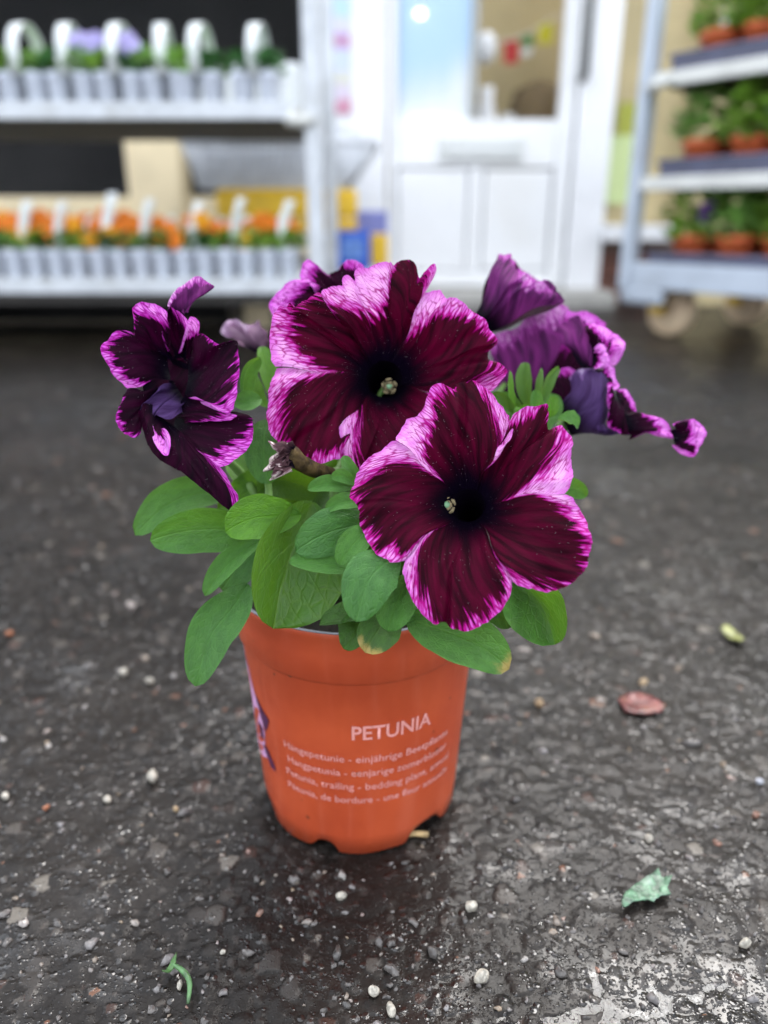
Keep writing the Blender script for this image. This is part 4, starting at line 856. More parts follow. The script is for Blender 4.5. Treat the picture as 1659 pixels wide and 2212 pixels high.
# front right bloom
WB = zf(1000, 1050, 2.0737)
B_pet = [
 dict(edge=[(330, 492, .002), (352, 430), (395, 352), (450, 356), (498, 312), (520, 250), (552, 188), (610, 155), (655, 176), (682, 184), (705, 150), (742, 132), (770, 142), (805, 130), (842, 152), (900, 190), (940, 250), (985, 310), (1020, 362), (1042, 430), (1034, 482, .003), (1000, 515, .004), (960, 520, .004)],
      sb=[(0, .12), (.08, .40), (.16, .62), (.25, .78), (.36, .92), (.46, 1.02), (.54, 1.02), (.62, .88), (.72, .74), (.82, .64), (.92, .5), (1, .25)], ruf=.002),
 dict(edge=[(960, 520, -.004), (1005, 440, -.004), (1036, 366, -.003), (1062, 338), (1120, 300), (1180, 291), (1248, 279), (1262, 320), (1258, 400), (1300, 396), (1342, 402), (1390, 450), (1408, 500), (1396, 580), (1402, 640), (1406, 700), (1392, 768), (1362, 822)],
      sb=[(0, .70), (.12, .78), (.25, .80), (.36, .92), (.46, 1.02), (.56, .90), (.68, .76), (.8, .6), (.9, .38), (1, .15)], ruf=.002),
 dict(edge=[(1362, 822), (1400, 842), (1442, 890), (1482, 960), (1512, 1040), (1522, 1100), (1506, 1180), (1488, 1258), (1440, 1330), (1390, 1372), (1320, 1404), (1240, 1412), (1160, 1400), (1100, 1386), (1046, 1362), (1032, 1318)],
      sb=[(0, .15), (.06, .45), (.14, .70), (.28, .85), (.42, .93), (.56, 1.0), (.68, .92), (.8, .86), (.9, .8), (.96, .62), (1, .35)], ruf=.002),
 dict(edge=[(1032, 1318, .001), (1036, 1380), (1020, 1440), (982, 1510), (930, 1562), (870, 1612), (800, 1646), (720, 1656), (660, 1640), (634, 1604), (604, 1606), (580, 1617), (530, 1590), (480, 1540), (430, 1460), (400, 1400), (381, 1330), (375, 1270), (388, 1222)],
      sb=[(0, .45), (.07, .72), (.16, .84), (.3, .86), (.42, .95), (.52, 1.02), (.6, .93), (.72, .86), (.84, .76), (.93, .5), (1, .12)], ruf=.0018, crease=.0026),
 dict(edge=[(388, 1222), (365, 1236), (320, 1241), (260, 1216), (200, 1166), (152, 1100), (130, 1040), (110, 970), (100, 892), (62, 864), (54, 822), (76, 760), (100, 690), (150, 620), (220, 560), (280, 512), (330, 492, .002)],
      sb=[(0, .12), (.06, .5), (.14, .74), (.28, .86), (.42, .96), (.52, 1.0), (.62, .92), (.74, .78), (.86, .60), (.94, .40), (1, .12)], ruf=.002, crease=.0022)]
open_flower('flower', WB, (752, 822), 0.272, R(14), R(-4), B_pet, 0.0062, 0.018, stam=(640, 893))
# large bloom in the middle
WA = zf(760, 740, 2.242)
A_pet = [
 dict(edge=[(105, 752), (78, 690), (64, 600), (66, 520), (82, 440), (112, 372), (136, 345), (166, 372), (202, 340), (230, 368), (262, 344), (312, 310), (360, 288), (398, 268), (432, 305, -.002), (500, 425, 0)],
      sb=[(0, .22), (.08, .44), (.16, .62), (.28, .72), (.4, .84), (.5, .92), (.6, .98), (.7, .95), (.82, .86), (.9, .9), (1, 1.1)], ruf=.003),
 dict(edge=[(500, 425, 0), (452, 350, .003), (408, 262, .004), (440, 236), (500, 215), (538, 208), (546, 160), (582, 150), (622, 182), (626, 132), (700, 100), (780, 76), (850, 66), (862, 48), (882, 80), (902, 60), (940, 34), (990, 48), (1022, 80), (1040, 130), (1052, 166), (1090, 120), (1152, 62), (1166, 98), (1150, 152), (1112, 220), (1095, 254)],
      sb=[(0, .85), (.06, .80), (.16, .55), (.28, .34), (.38, .30), (.46, .46), (.54, .80), (.6, 1.02), (.72, 1.04), (.8, .95), (.88, .7), (.95, .5), (1, .3)], ruf=.0032, jag=.0009),
 dict(edge=[(1095, 254, .002), (1140, 245), (1192, 246), (1216, 286), (1222, 310), (1270, 298), (1320, 320), (1380, 360), (1422, 400), (1472, 440), (1502, 490), (1540, 530), (1562, 572), (1556, 604), (1512, 640, -.004), (1516, 692, -.004), (1562, 732), (1612, 790), (1582, 842), (1535, 905), (1420, 960), (1250, 960)],
      sb=[(0, .15), (.06, .26), (.15, .42), (.24, .60), (.34, .72), (.46, .82), (.56, .92), (.66, 1.04), (.74, .98), (.82, .84), (.9, .70), (1, .35)], ruf=.003),
 dict(edge=[(1250, 960), (1220, 1120), (1120, 1260), (980, 1350), (820, 1388), (700, 1412), (655, 1432), (605, 1390), (558, 1335), (536, 1240), (524, 1145, .0005)],
      sb=[(0, .3), (.12, .8), (.3, .95), (.5, 1.0), (.62, .95), (.70, .80), (.78, .58), (.9, .44), (1, .36)], ruf=.002),
 dict(edge=[(524, 1145, .0005), (538, 1240, 0), (553, 1336), (500, 1360), (400, 1382), (320, 1370), (255, 1342), (212, 1310), (152, 1270), (100, 1212), (60, 1160), (48, 1080), (58, 980), (64, 900), (84, 820), (105, 752)],
      sb=[(0, .95), (.1, .82), (.2, .78), (.3, .85), (.38, .94), (.46, 1.0), (.56, .9), (.68, .84), (.8, .80), (.9, .62), (.96, .4), (1, .2)], ruf=.0026, crease=.0026)]
open_flower('flower', WA, (850, 770), 0.312, R(10), R(5), A_pet, 0.0078, 0.023, stam=(852, 880))

# left bloom, turned away to the left with its petals folded
WC = zf(280, 790, 3.072)
def pc(pts, d=0.300, w_=WC): return [P(*w_(q[0], q[1]), q[2] if len(q) > 2 else d) for q in pts]
TOCAM = -FWD
fc = empty_part('flower', P(*WC(720, 1000), 0.315), plant)
even = [(0, .6), (.12, .78), (.3, .86), (.5, .94), (.7, .86), (.88, .78), (1, .6)]
def pet_c(base, edge, sb=even, d=0.300, bulge=0.0, ruf=.0015, mat=M_PETAL_C, w_=WC, par=None, name='petal', crease=.0014, nt=60): 
    return petal(par or fc, pc(base, d, w_), pc(edge, d, w_), TOCAM, sb, lambda s: 0.0, ruf, crease, mat, bulge=bulge, name=name, nt=nt)
pet_c([(680, 990, .318), (660, 900, .320), (640, 780, .318)], [(262, 1062, .306), (150, 930, .302), (72, 780, .300), (60, 690, .300), (140, 570, .302), (220, 543, .303), (330, 560, .306), (395, 620, .309)], [(0, .35), (.15, .72), (.35, .82), (.55, .84), (.7, .82), (.82, .92), (1, 1.1)], bulge=.002)
pet_c([(600, 800, .319), (680, 810, .320), (760, 825, .319)], [(362, 610, .307), (345, 470, .304), (330, 340, .302), (400, 285, .302), (520, 308, .303), (640, 368, .304), (640, 450, .307), (592, 560, .309), (650, 730, .312)], [(0, 1.05), (.2, .85), (.35, .68), (.5, .52), (.62, .60), (.72, .72), (.85, .9), (1, .8)], bulge=.004)
pet_c([(700, 820, .319), (740, 800, .320), (785, 790, .319)], [(650, 600, .312), (645, 420, .309), (655, 330, .308), (690, 345, .307), (760, 380, .305), (822, 445, .304), (815, 520, .306), (790, 600, .310), (780, 720, .314)], [(0, 1.1), (.3, .95), (.45, .78), (.6, .66), (.75, .6), (.9, .75), (1, .9)], bulge=-.002)
pet_c([(668, 400, .311), (740, 430, .312), (800, 420, .313)], [(652, 320, .309), (700, 222, .310), (800, 130, .312), (905, 62, .314), (990, 95, .316), (1072, 155, .318), (980, 212, .318), (890, 272, .317), (822, 380, .314)], [(0, .3), (.2, .55), (.4, .70), (.55, .92), (.8, 1.1), (1, 1.1)], bulge=.003, mat=M_OUT)
pet_c([(775, 770, .316), (790, 800, .318), (812, 830, .318)], [(752, 720, .312), (790, 580, .306), (830, 460, .303), (880, 425, .303), (935, 475, .304), (932, 560, .307), (880, 640, .310), (838, 780, .314)], [(0, .2), (.3, .35), (.5, .5), (.65, .75), (.8, 1.0), (1, 1.1)], bulge=-.001)
pet_c([(838, 860, .318), (830, 1000, .320), (800, 1120, .316)], [(905, 640, .310), (925, 578, .308), (1010, 602, .305), (1100, 670, .303), (1180, 650, .302), (1264, 640, .302), (1282, 750, .300), (1292, 880, .298), (1276, 1060, .296), (1262, 1180, .295), (1212, 1290, .295), (1100, 1262, .297), (960, 1195, .303)], [(0, 1.1), (.12, .95), (.25, .88), (.4, 1.02), (.55, .95), (.7, .84), (.8, .78), (.88, .60), (1, .2)], bulge=.004)
pet_c([(800, 1130, .314), (760, 1200, .312), (730, 1290, .310)], [(1000, 1220, .301), (1150, 1285, .297), (1272, 1310, .295), (1200, 1350, .297), (1060, 1366, .300), (930, 1370, .303), (800, 1380, .306)], [(0, .3), (.2, .5), (.4, .7), (.6, .8), (.8, .9), (1, 1.1)], bulge=.002)
pet_c([(760, 1270, .313), (720, 1340, .312), (700, 1430, .310)], [(1270, 1280, .303), (1400, 1320, .302), (1424, 1380, .301), (1408, 1540, .299), (1332, 1660, .298), (1172, 1762, .298), (1060, 1762, .299), (960, 1690, .301), (820, 1590, .304)], [(0, 1.1), (.15, 1.1), (.3, .86), (.45, .74), (.6, .72), (.75, .66), (.9, .5), (1, .3)], bulge=.003, ruf=.0022)
pet_c([(520, 1210, .306), (600, 1330, .305), (720, 1420, .306)], [(378, 1270, .303), (450, 1540, .300), (600, 1724, .298), (790, 1830, .297), (1010, 2010, .295), (1225, 2176, .294), (1284, 2060, .294), (1225, 1950, .295), (1135, 1790, .297), (1010, 1690, .299), (840, 1580, .302)], [(0, 1.15), (.4, 1.12), (.5, 1.0), (.58, .98), (.66, .86), (.78, .72), (.9, .66), (1, .45)], bulge=.004, nt=80)
pet_c([(620, 1070, .312), (520, 1150, .310), (440, 1230, .308)], [(275, 1070, .303), (232, 1180, .301), (190, 1320, .300), (232, 1460, .300), (340, 1512, .301), (408, 1462, .303), (410, 1350, .305)], [(0, 1.05), (.2, .92), (.4, .88), (.6, .86), (.8, .92), (1, 1.1)], bulge=.002)
pet_c([(500, 1320, .303), (540, 1330, .303), (580, 1370, .303)], [(500, 1480, .298), (540, 1580, .296), (632, 1678, .295), (670, 1600, .295), (668, 1500, .297), (610, 1450, .300)], [(0, .2), (.5, .35), (1, .3)], bulge=.001, name='petal')
# dark violet lip and throat wall
pet_c([(700, 1010, .319), (760, 1100, .320), (800, 1180, .318)], [(600, 1080, .310), (480, 1170, .305), (385, 1260, .302), (480, 1330, .300), (540, 1300, .300), (640, 1350, .301), (740, 1340, .303), (790, 1240, .309)], [(0, 1.3), (1, 1.3)], mat=M_TRUMP, bulge=.003, name='lip', crease=.004, ruf=.005)
pet_c([(640, 780, .320), (760, 820, .322), (850, 860, .320)], [(650, 1000, .322), (700, 1100, .324), (760, 1190, .322), (815, 1100, .320), (850, 980, .320)], [(0, 1.3), (1, 1.3)], mat=M_THROAT, bulge=-.012, name='throat')

pet_c([(420, 1010, .325), (430, 1150, .325), (420, 1300, .325)], [(640, 740, .326), (760, 780, .326), (860, 860, .326), (860, 1100, .325), (780, 1400, .322), (640, 1480, .318), (480, 1330, .316)], [(0, 1.3), (1, 1.3)], mat=M_PETAL_C, bulge=-.002, name='petal')
# half hidden bloom behind the large one
fd = empty_part('flower', P(*WA(470, 330), 0.36), plant)
def pet_d(*a, **k): return pet_c(*a, w_=WA, par=fd, mat=M_PETAL_C, **k)
pet_d([(520, 420, .362), (500, 330, .362), (480, 260, .362)], [(85, 410, .350), (62, 345, .350), (100, 270, .350), (200, 190, .350), (290, 182, .352), (345, 235, .354), (372, 280, .356)], [(0, .5), (.2, .62), (.45, .50), (.6, .58), (.8, .5), (1, .6)], bulge=.004, ruf=.003)
pet_d([(520, 380, .362), (510, 330, .363), (500, 280, .363)], [(300, 230, .356), (268, 150, .355), (312, 45, .356), (370, 76, .357), (432, 140, .359), (470, 165, .361), (500, 190, .362)], [(0, .3), (.3, .62), (.5, .8), (.7, .9), (1, 1.05)], bulge=.002, ruf=.002)
pet_d([(560, 380, .364), (600, 330, .365), (640, 300, .365)], [(440, 165, .362), (520, 110, .361), (545, 82, .361), (595, 46, .360), (650, 68, .360), (690, 110, .361), (720, 180, .362)], [(0, 1.1), (.3, 1.0), (.45, .75), (.6, .7), (.8, .75), (1, .8)], bulge=.002, ruf=.002)

# trumpet seen from outside, upper right, and the two blooms turned away on the right
WE = zf(1380, 720, 2.37)
fe = empty_part('flower', P(*WE(90, 560), 0.375), plant)
ribs = [(0, .95), (.15, .75), (.3, 1.05), (.45, .62), (.55, .85), (.7, .55), (.85, .95), (1, 1.0)]
pet_c([(30, 480, .372), (70, 535, .366), (140, 600, .372)], [(196, 44, .378), (240, 50, .372), (282, 62, .368), (322, 160, .362), (360, 190, .360), (405, 205, .360), (440, 240, .360), (500, 245, .362), (545, 290, .366), (600, 345, .372), (652, 388, .378)], ribs, bulge=.010, mat=M_OUT, w_=WE, par=fe, ruf=.004, crease=.003, nt=90)
pet_c([(30, 480, .374), (80, 540, .380), (140, 600, .374)], [(196, 44, .378), (260, 80, .392), (360, 180, .400), (470, 240, .402), (560, 300, .395), (652, 388, .378)], ribs, bulge=-.010, mat=M_PETAL_C, w_=WE, par=fe, ruf=.003)
pet_c([(480, 300, .366), (520, 330, .367), (560, 370, .368)], [(500, 235, .368), (560, 255, .370), (600, 310, .372), (652, 385, .376), (600, 395, .372)], [(0, .8), (.5, 1.0), (1, 1.1)], mat=M_OUT, w_=WE, par=fe)
# far one, soft behind
ff = empty_part('flower', P(*WE(250, 900), 0.40), plant)
kw = dict(w_=WE, par=ff)
pet_c([(190, 1120, .412), (300, 1120, .408), (420, 1120, .407)], [(130, 700, .402), (150, 640, .400), (200, 600, .398), (320, 570, .396), (380, 500, .396), (440, 480, .398), (530, 400, .398), (640, 400, .400), (700, 470, .404)], [(0, .8), (.3, .7), (.5, .78), (.7, .72), (.85, .65), (1, .7)], mat=M_OUT, bulge=.006, **kw)
pet_c([(400, 1120, .407), (500, 1100, .406), (560, 1050, .405)], [(640, 430, .402), (700, 460, .402), (800, 458, .402), (860, 480, .402), (920, 530, .402), (930, 560, .404), (860, 760, .404), (780, 850, .404)], [(0, .7), (.3, .55), (.5, .65), (.7, .8), (1, .9)], mat=M_PETAL_C, bulge=.004, **kw)
pet_c([(600, 1160, .376), (640, 1200, .375), (680, 1240, .374)], [(488, 1050, .380), (520, 970, .380), (570, 890, .378), (640, 850, .376), (720, 860, .374), (780, 920, .372)], [(0, 1.1), (.4, 1.05), (.6, .8), (.8, .7), (1, .8)], mat=M_PETAL_C, bulge=.003, **kw)
# nearer one: trumpet lying to the right, rim seen edge on, long petals drooping
fg = empty_part('flower', P(*WE(640, 1240), 0.37), plant); kw = dict(w_=WE, par=fg)
pet_c([(600, 1150, .366), (650, 1230, .360), (690, 1320, .366)], [(690, 905, .372), (740, 860, .366), (830, 842, .360), (930, 900, .356), (968, 1010, .354), (955, 1130, .354), (950, 1240, .356), (1020, 1290, .360), (1095, 1312, .366)], [(0, .75), (.1, 1.0), (.2, .62), (.3, 1.0), (.45, 1.15), (.55, .85), (.7, 1.1), (.85, .9), (1, 1.1)], mat=M_TRUMP, bulge=.010, crease=.002, name='tube_wall', **kw)
pet_c([(690, 720, .364), (760, 840, .362), (830, 850, .360)], [(560, 620, .372), (620, 545, .370), (700, 495, .368), (745, 482, .366), (800, 540, .364), (830, 640, .362), (835, 760, .361), (832, 845, .360)], [(0, 1.1), (.3, 1.0), (.5, .92), (.7, 1.05), (1, 1.1)], mat=M_OUT, bulge=.003, **kw)
pet_c([(800, 700, .362), (815, 780, .361), (830, 848, .360)], [(790, 545, .362), (850, 548, .360), (905, 560, .360), (985, 600, .361), (1050, 640, .362), (1066, 700, .362), (1040, 770, .362), (1000, 832, .362), (920, 850, .360)], [(0, .8), (.2, .5), (.4, .45), (.6, .40), (.8, .30), (1, .25)], mat=M_PETAL_C, bulge=.005, ruf=.002, **kw)
pet_c([(835, 840, .357), (850, 800, .357), (870, 760, .357)], [(900, 850, .355), (960, 838, .355), (965, 760, .355), (935, 700, .355), (895, 678, .355), (850, 710, .356)], [(0, .1), (1, .1)], mat=M_PETAL_C, bulge=.002, **kw)
pet_c([(850, 850, .357), (900, 900, .355), (940, 960, .354)], [(1000, 840, .358), (1005, 880, .358), (1010, 930, .358), (1035, 970, .358), (1000, 1000, .356), (965, 1010, .355)], [(0, .3), (.5, .4), (1, .4)], mat=M_PETAL_C, **kw)
pet_c([(960, 900, .352), (980, 1000, .350), (1020, 1080, .351)], [(950, 980, .349), (945, 1080, .347), (968, 1160, .347), (950, 1230, .348), (1000, 1285, .350), (1085, 1312, .353), (1075, 1200, .354), (1050, 1110, .354)], [(0, .4), (.3, .62), (.5, .85), (.7, 1.0), (1, 1.1)], mat=M_PETAL_C, bulge=.003, ruf=.003, **kw)
pet_c([(1000, 1020, .358), (1020, 1080, .358), (1060, 1160, .358)], [(1030, 995, .360), (1080, 1000, .361), (1130, 1080, .362), (1152, 1160, .362), (1110, 1190, .360)], [(0, .3), (.4, .5), (.7, .7), (1, .9)], mat=M_PETAL_C, **kw)
pet_c([(1060, 1150, .354), (1070, 1240, .352), (1085, 1312, .354)], [(1150, 1170, .356), (1200, 1175, .354), (1260, 1178, .353), (1340, 1205, .352), (1392, 1250, .352), (1424, 1330, .352), (1330, 1330, .353), (1220, 1300, .354), (1140, 1330, .356), (1100, 1350, .358)], [(0, .9), (.2, .62), (.4, .45), (.6, .5), (.8, .7), (1, 1.0)], mat=M_PETAL_C, bulge=.002, ruf=.003, **kw)
pet_c([(1380, 1290, .353), (1400, 1320, .352), (1410, 1370, .353)], [(1400, 1240, .352), (1450, 1222, .351), (1540, 1214, .350), (1612, 1270, .350), (1606, 1340, .350), (1580, 1410, .350), (1530, 1466, .350), (1450, 1442, .350), (1412, 1380, .351)], [(0, .6), (.2, .9), (.3, .45), (.5, .35), (.6, .35), (.7, .85), (.85, .5), (1, .5)], mat=M_PETAL_C, bulge=.003, ruf=.003, **kw)

# faded bloom at the back left and withered one in the middle
W4 = zf(640, 740, 3.318)
fh = empty_part('faded_flower', P(*W4(330, 940), 0.385), plant); kw = dict(w_=W4, par=fh, mat=M_FADED)
pet_c([(330, 960, .385), (370, 980, .384), (420, 990, .385)], [(30, 790, .390), (40, 700, .388), (90, 630, .386), (180, 640, .384), (240, 690, .384), (300, 700, .384), (380, 650, .385), (420, 720, .386), (480, 780, .388)], [(0, .6), (.3, .8), (.5, .5), (.7, 1.0), (1, 1.0)], ruf=.005, bulge=.004, **kw)
pet_c([(330, 960, .386), (370, 980, .389), (420, 990, .386)], [(60, 760, .390), (120, 700, .396), (260, 720, .398), (380, 760, .396), (490, 830, .390)], [(0, .6), (.5, .8), (1, 1.0)], ruf=.005, bulge=-.004, **kw)
W5 = zf(640, 1280, 2.765)
fw = empty_part('withered_flower', P(*W5(900, 290), 0.31), plant)
V, F = tube_geo([P(*W5(x, y), d) for x, y, d in ((1000, 320, .325), (880, 290, .312), (760, 260, .300), (660, 210, .294), (600, 160, .292), (550, 130, .291))], [.0022, .0027, .0030, .0032, .0036, .0044], 14)
V = [v + Vector((mn.noise(v*500), mn.noise(v*500+Vector((9, 0, 0))), mn.noise(v*500+Vector((0, 9, 0)))))*0.0012 for v in V]
o = meshobj('withered_tube', V, F, simple('withered_tube', (0.055, 0.036, 0.014), 0.7, 0.6, 220, bump=0.9, dirt=(0.022, 0.010, 0.015), spec=0.15)); o.parent = fw; o.matrix_parent_inverse = fw.matrix_world.inverted()
kw = dict(w_=W5, par=fw, mat=M_WILT)
for base, edge in (([(630, 70), (590, 150), (620, 250)], [(560, 45), (500, 70), (425, 38), (455, 100), (490, 130), (430, 165), (400, 220), (366, 285), (420, 275), (450, 290), (428, 352), (500, 325), (585, 275)]),
                   ([(610, 110), (575, 160), (600, 220)], [(520, 60), (470, 110), (500, 150), (440, 190), (380, 260), (410, 270), (470, 230), (510, 250), (545, 235), (560, 200)]),
                   ([(600, 130), (570, 190), (590, 240)], [(550, 120), (520, 170), (545, 200), (500, 240), (450, 300), (470, 330), (530, 290)])):
    pet_c(base, edge, [(0, .4), (.3, .7), (.5, .3), (.7, .8), (1, .4)], d=.2885, ruf=.009, bulge=.004, crease=.005, nt=60, **kw)

# ------------------------------------------------------------------ leaves and stems
LFN = [0]
def leaf(mid, W, kind='mid', fold=0.25, tilt=0.0, age=None, wave=0.16, nq=22, nw=11, peak=0.78, droop=0.0, own=None):
    """mid: centre line from stalk to tip as (u, v, depth); W full width in picture units; tilt turns the blade about its midrib"""
    LFN[0] += 1; sd_ = LFN[0]*3.7
    pts = [P(*q) for q in mid]; cl = [catmull(pts, i/(nq-1)) for i in range(nq)]
    ln = sum((cl[i+1]-cl[i]).length for i in range(nq-1)); dm = sum(q[2] for q in mid)/len(mid); hw = 0.5*W*dm/FD
    G_, uv, ag = [], [], []; pw, pt = peak, 0.66; mxv = max((q**pw)*((1-q)**pt) for q in np.linspace(0.01, .99, 60))
    for i in range(nq):
        q = i/(nq-1); tg = (cl[min(i+1, nq-1)]-cl[max(i-1, 0)]).normalized(); tc_ = (CAMP-cl[i]).normalized()
        wd = tg.cross(tc_).normalized(); nn = wd.cross(tg).normalized(); wd = Matrix.Rotation(tilt, 3, tg) @ wd; nn = Matrix.Rotation(tilt, 3, tg) @ nn
        w_ = hw*max((q**pw)*((1-q)**pt)/mxv, 0.055 if q < 0.97 else 0.0); row = []
        for j in range(nw):
            a = -1 + 2*j/(nw-1); wv = wave*hw*mn.noise(Vector((q*4.5+sd_, a*1.5, sd_)))*abs(a) + 0.05*hw*mn.noise(Vector((q*8+sd_, a*3, sd_+7)))
            row.append(cl[i] + Vector((0, 0, 0.07*ln*math.sin(math.pi*q)*q)) + wd*(w_*a*(1+0.05*mn.noise(Vector((q*6, a, sd_))))) + nn*(fold*1.5*w_*abs(a)**1.4 + wv - droop*abs(a)**2*w_))
            uv.append((a*w_/hw + (0 if a >= 0 else 0), q*ln/hw*0.5+sd_*0)); ag.append(age(q, a) if age else 0.0)
        G_.append(row)
    ob = surf('leaf', G_, LEAF[kind], plant, {'age': ag}, uv)
    if own: ob['label'] = own
    return ob
yt = lambda q, a: max(0.0, (q-0.62)*2.4)
# outer left
leaf([(490, 1075, .335), (430, 1070, .332), (360, 1100, .328), (292, 1157, .322)], 84, 'mid', .2, .3)
leaf([(560, 1168, .318), (490, 1150, .315), (410, 1155, .312), (324, 1168, .308)], 100, 'mid', .25, -.2)
leaf([(650, 1112, .300), (590, 1118, .297), (540, 1128, .295), (487, 1150, .293)], 98, 'bright', .25, .1)
leaf([(575, 1160, .306), (525, 1195, .305), (480, 1240, .304), (442, 1287, .302)], 52, 'mid', .3, .4)
leaf([(560, 1185, .315), (520, 1225, .316), (480, 1275, .317)], 80, 'teal', .2, .2)
leaf([(535, 1262, .312), (500, 1320, .306), (455, 1385, .301), (422, 1483, .298)], 100, 'teal', .25, .15)
leaf([(600, 1000, .330), (560, 1040, .333), (520, 1080, .335), (470, 1100, .337)], 70, 'bright', .2, .2)
# the big one over the rim
leaf([(675, 1085, .312), (640, 1170, .305), (610, 1270, .299), (590, 1358, .296)], 205, 'olive', .62, -.35, peak=0.9, age=lambda q, a: 0.34*max(0, (q-.72)*3)*(0.5-0.5*a))
leaf([(820, 1120, .292), (760, 1140, .288), (700, 1162, .285), (638, 1192, .283)], 104, 'teal', .15, -.1, droop=.2)
leaf([(805, 1132, .280), (780, 1160, .278), (755, 1190, .277), (733, 1222, .276)], 62, 'mid', .25, .1)
leaf([(770, 1235, .287), (720, 1226, .285), (670, 1222, .284), (624, 1214, .283)], 52, 'mid', .3, .5)
leaf([(862, 1198, .276), (822, 1228, .273), (792, 1270, .271), (770, 1344, .270)], 116, 'teal', .15, .05, droop=.25)
leaf([(890, 1240, .283), (868, 1285, .281), (850, 1325, .279), (838, 1364, .278)], 84, 'mid', .35, .0)
leaf([(915, 1250, .288), (900, 1290, .287), (880, 1320, .286), (862, 1345, .286)], 76, 'mid', .2, -.2)
leaf([(835, 1325, .290), (790, 1335, .288), (735, 1345, .287), (690, 1350, .288)], 60, 'dark', .5, .7)
leaf([(790, 1325, .289), (775, 1350, .286), (762, 1380, .284), (742, 1402, .283)], 70, 'dark', .4, .3)
leaf([(850, 1318, .288), (830, 1345, .284), (810, 1375, .281), (788, 1410, .279)], 92, 'dark', .25, -.1, age=lambda q, a: max(0, (q-.66)*2.2), own='leaf with a yellowed tip hanging over the rim')
leaf([(880, 1335, .287), (945, 1362, .280), (1030, 1400, .275), (1100, 1446, .272)], 112, 'mid', .2, .0, age=lambda q, a: max(0, (q-.76)*2.8), own='leaf with a yellow brown tip hanging over the rim')
leaf([(1040, 1280, .300), (1065, 1305, .299), (1085, 1330, .299), (1098, 1358, .299)], 66, 'teal', .2, .2)
leaf([(1105, 1235, .300), (1140, 1275, .299), (1175, 1325, .298), (1200, 1392, .297)], 128, 'mid', .75, .25, age=lambda q, a: max(0, (q-.9)*3))
leaf([(1180, 1060, .318), (1210, 1055, .319), (1240, 1058, .320), (1268, 1072, .321)], 46, 'mid', .2, .2)
# upper left among the stems
leaf([(528, 868, .318), (526, 835, .316), (536, 800, .315), (562, 772, .315)], 42, 'mid', .5, .6)
leaf([(565, 862, .312), (545, 866, .310), (525, 870, .309), (503, 868, .308)], 46, 'mid', .2, .3)
leaf([(580, 905, .322), (572, 950, .319), (572, 1000, .318), (582, 1046, .318)], 84, 'teal', .15, .1)
leaf([(592, 870, .345), (585, 830, .346), (575, 790, .348), (566, 748, .350)], 42, 'bright', .3, .2)
leaf([(580, 880, .335), (560, 860, .337), (545, 830, .338), (540, 800, .34)], 34, 'bright', .3, .2)
leaf([(575, 1080, .338), (545, 1040, .338), (520, 1010, .34), (500, 985, .342)], 70, 'bright', .2, .2)
leaf([(760, 1052, .295), (730, 1050, .292), (700, 1050, .291), (664, 1058, .290)], 38, 'mid', .3, .3)
leaf([(792, 1085, .288), (765, 1085, .286), (735, 1090, .286), (703, 1103, .286)], 40, 'mid', .3, .4)
leaf([(775, 1055, .294), (765, 1030, .293), (752, 1010, .293), (742, 985, .294)], 30, 'mid', .3, .2)
leaf([(770, 1045, .290), (750, 1035, .289), (735, 1030, .289), (716, 1030, .29)], 30, 'mid', .3, .2)
for a in ([(1130, 960, .352), (1110, 910, .352), (1085, 880, .353), (1060, 865, .354)], [(1150, 960, .350), (1170, 910, .352), (1185, 880, .353), (1190, 850, .354)], [(1120, 990, .345), (1130, 940, .346), (1150, 900, .347), (1180, 890, .348)]): leaf(a, 60, 'mid', .3, .3)
# pale young shoot on the right
for a in ([(1108, 892, .335), (1102, 865, .334), (1100, 838, .333), (1104, 804, .333)], [(1140, 880, .340), (1136, 850, .340), (1132, 815, .341), (1132, 778, .342)], [(1150, 880, .338), (1155, 850, .337), (1160, 820, .337), (1170, 792, .338)],
          [(1158, 880, .342), (1172, 850, .343), (1185, 820, .344), (1204, 796, .346)], [(1120, 900, .335), (1100, 885, .334), (1085, 868, .334), (1066, 846, .335)], [(1165, 905, .330), (1160, 888, .329), (1158, 868, .328), (1160, 846, .328)],
          [(1180, 900, .336), (1188, 888, .335), (1192, 872, .335), (1196, 856, .335)], [(1205, 905, .334), (1220, 908, .333), (1232, 912, .333), (1246, 920, .333)], [(1120, 915, .332), (1128, 905, .331), (1138, 895, .331), (1146, 880, .331)], [(1095, 905, .336), (1085, 895, .336), (1075, 890, .337), (1064, 890, .338)]):
    k_ = int(a[0][0]+a[3][1]); leaf([(q[0]+((k_*7) % 9-4)*(i_/3), q[1]+((k_*5) % 11-5)*(i_/3), q[2]) for i_, q in enumerate(a)], (44, 30, 24, 36, 27)[k_ % 5], ('bright', 'mid', 'olive', 'mid')[k_ % 4], .45, (-.9, .3, .9, -.3, .6)[k_ % 5], nq=14, nw=7, wave=.3)
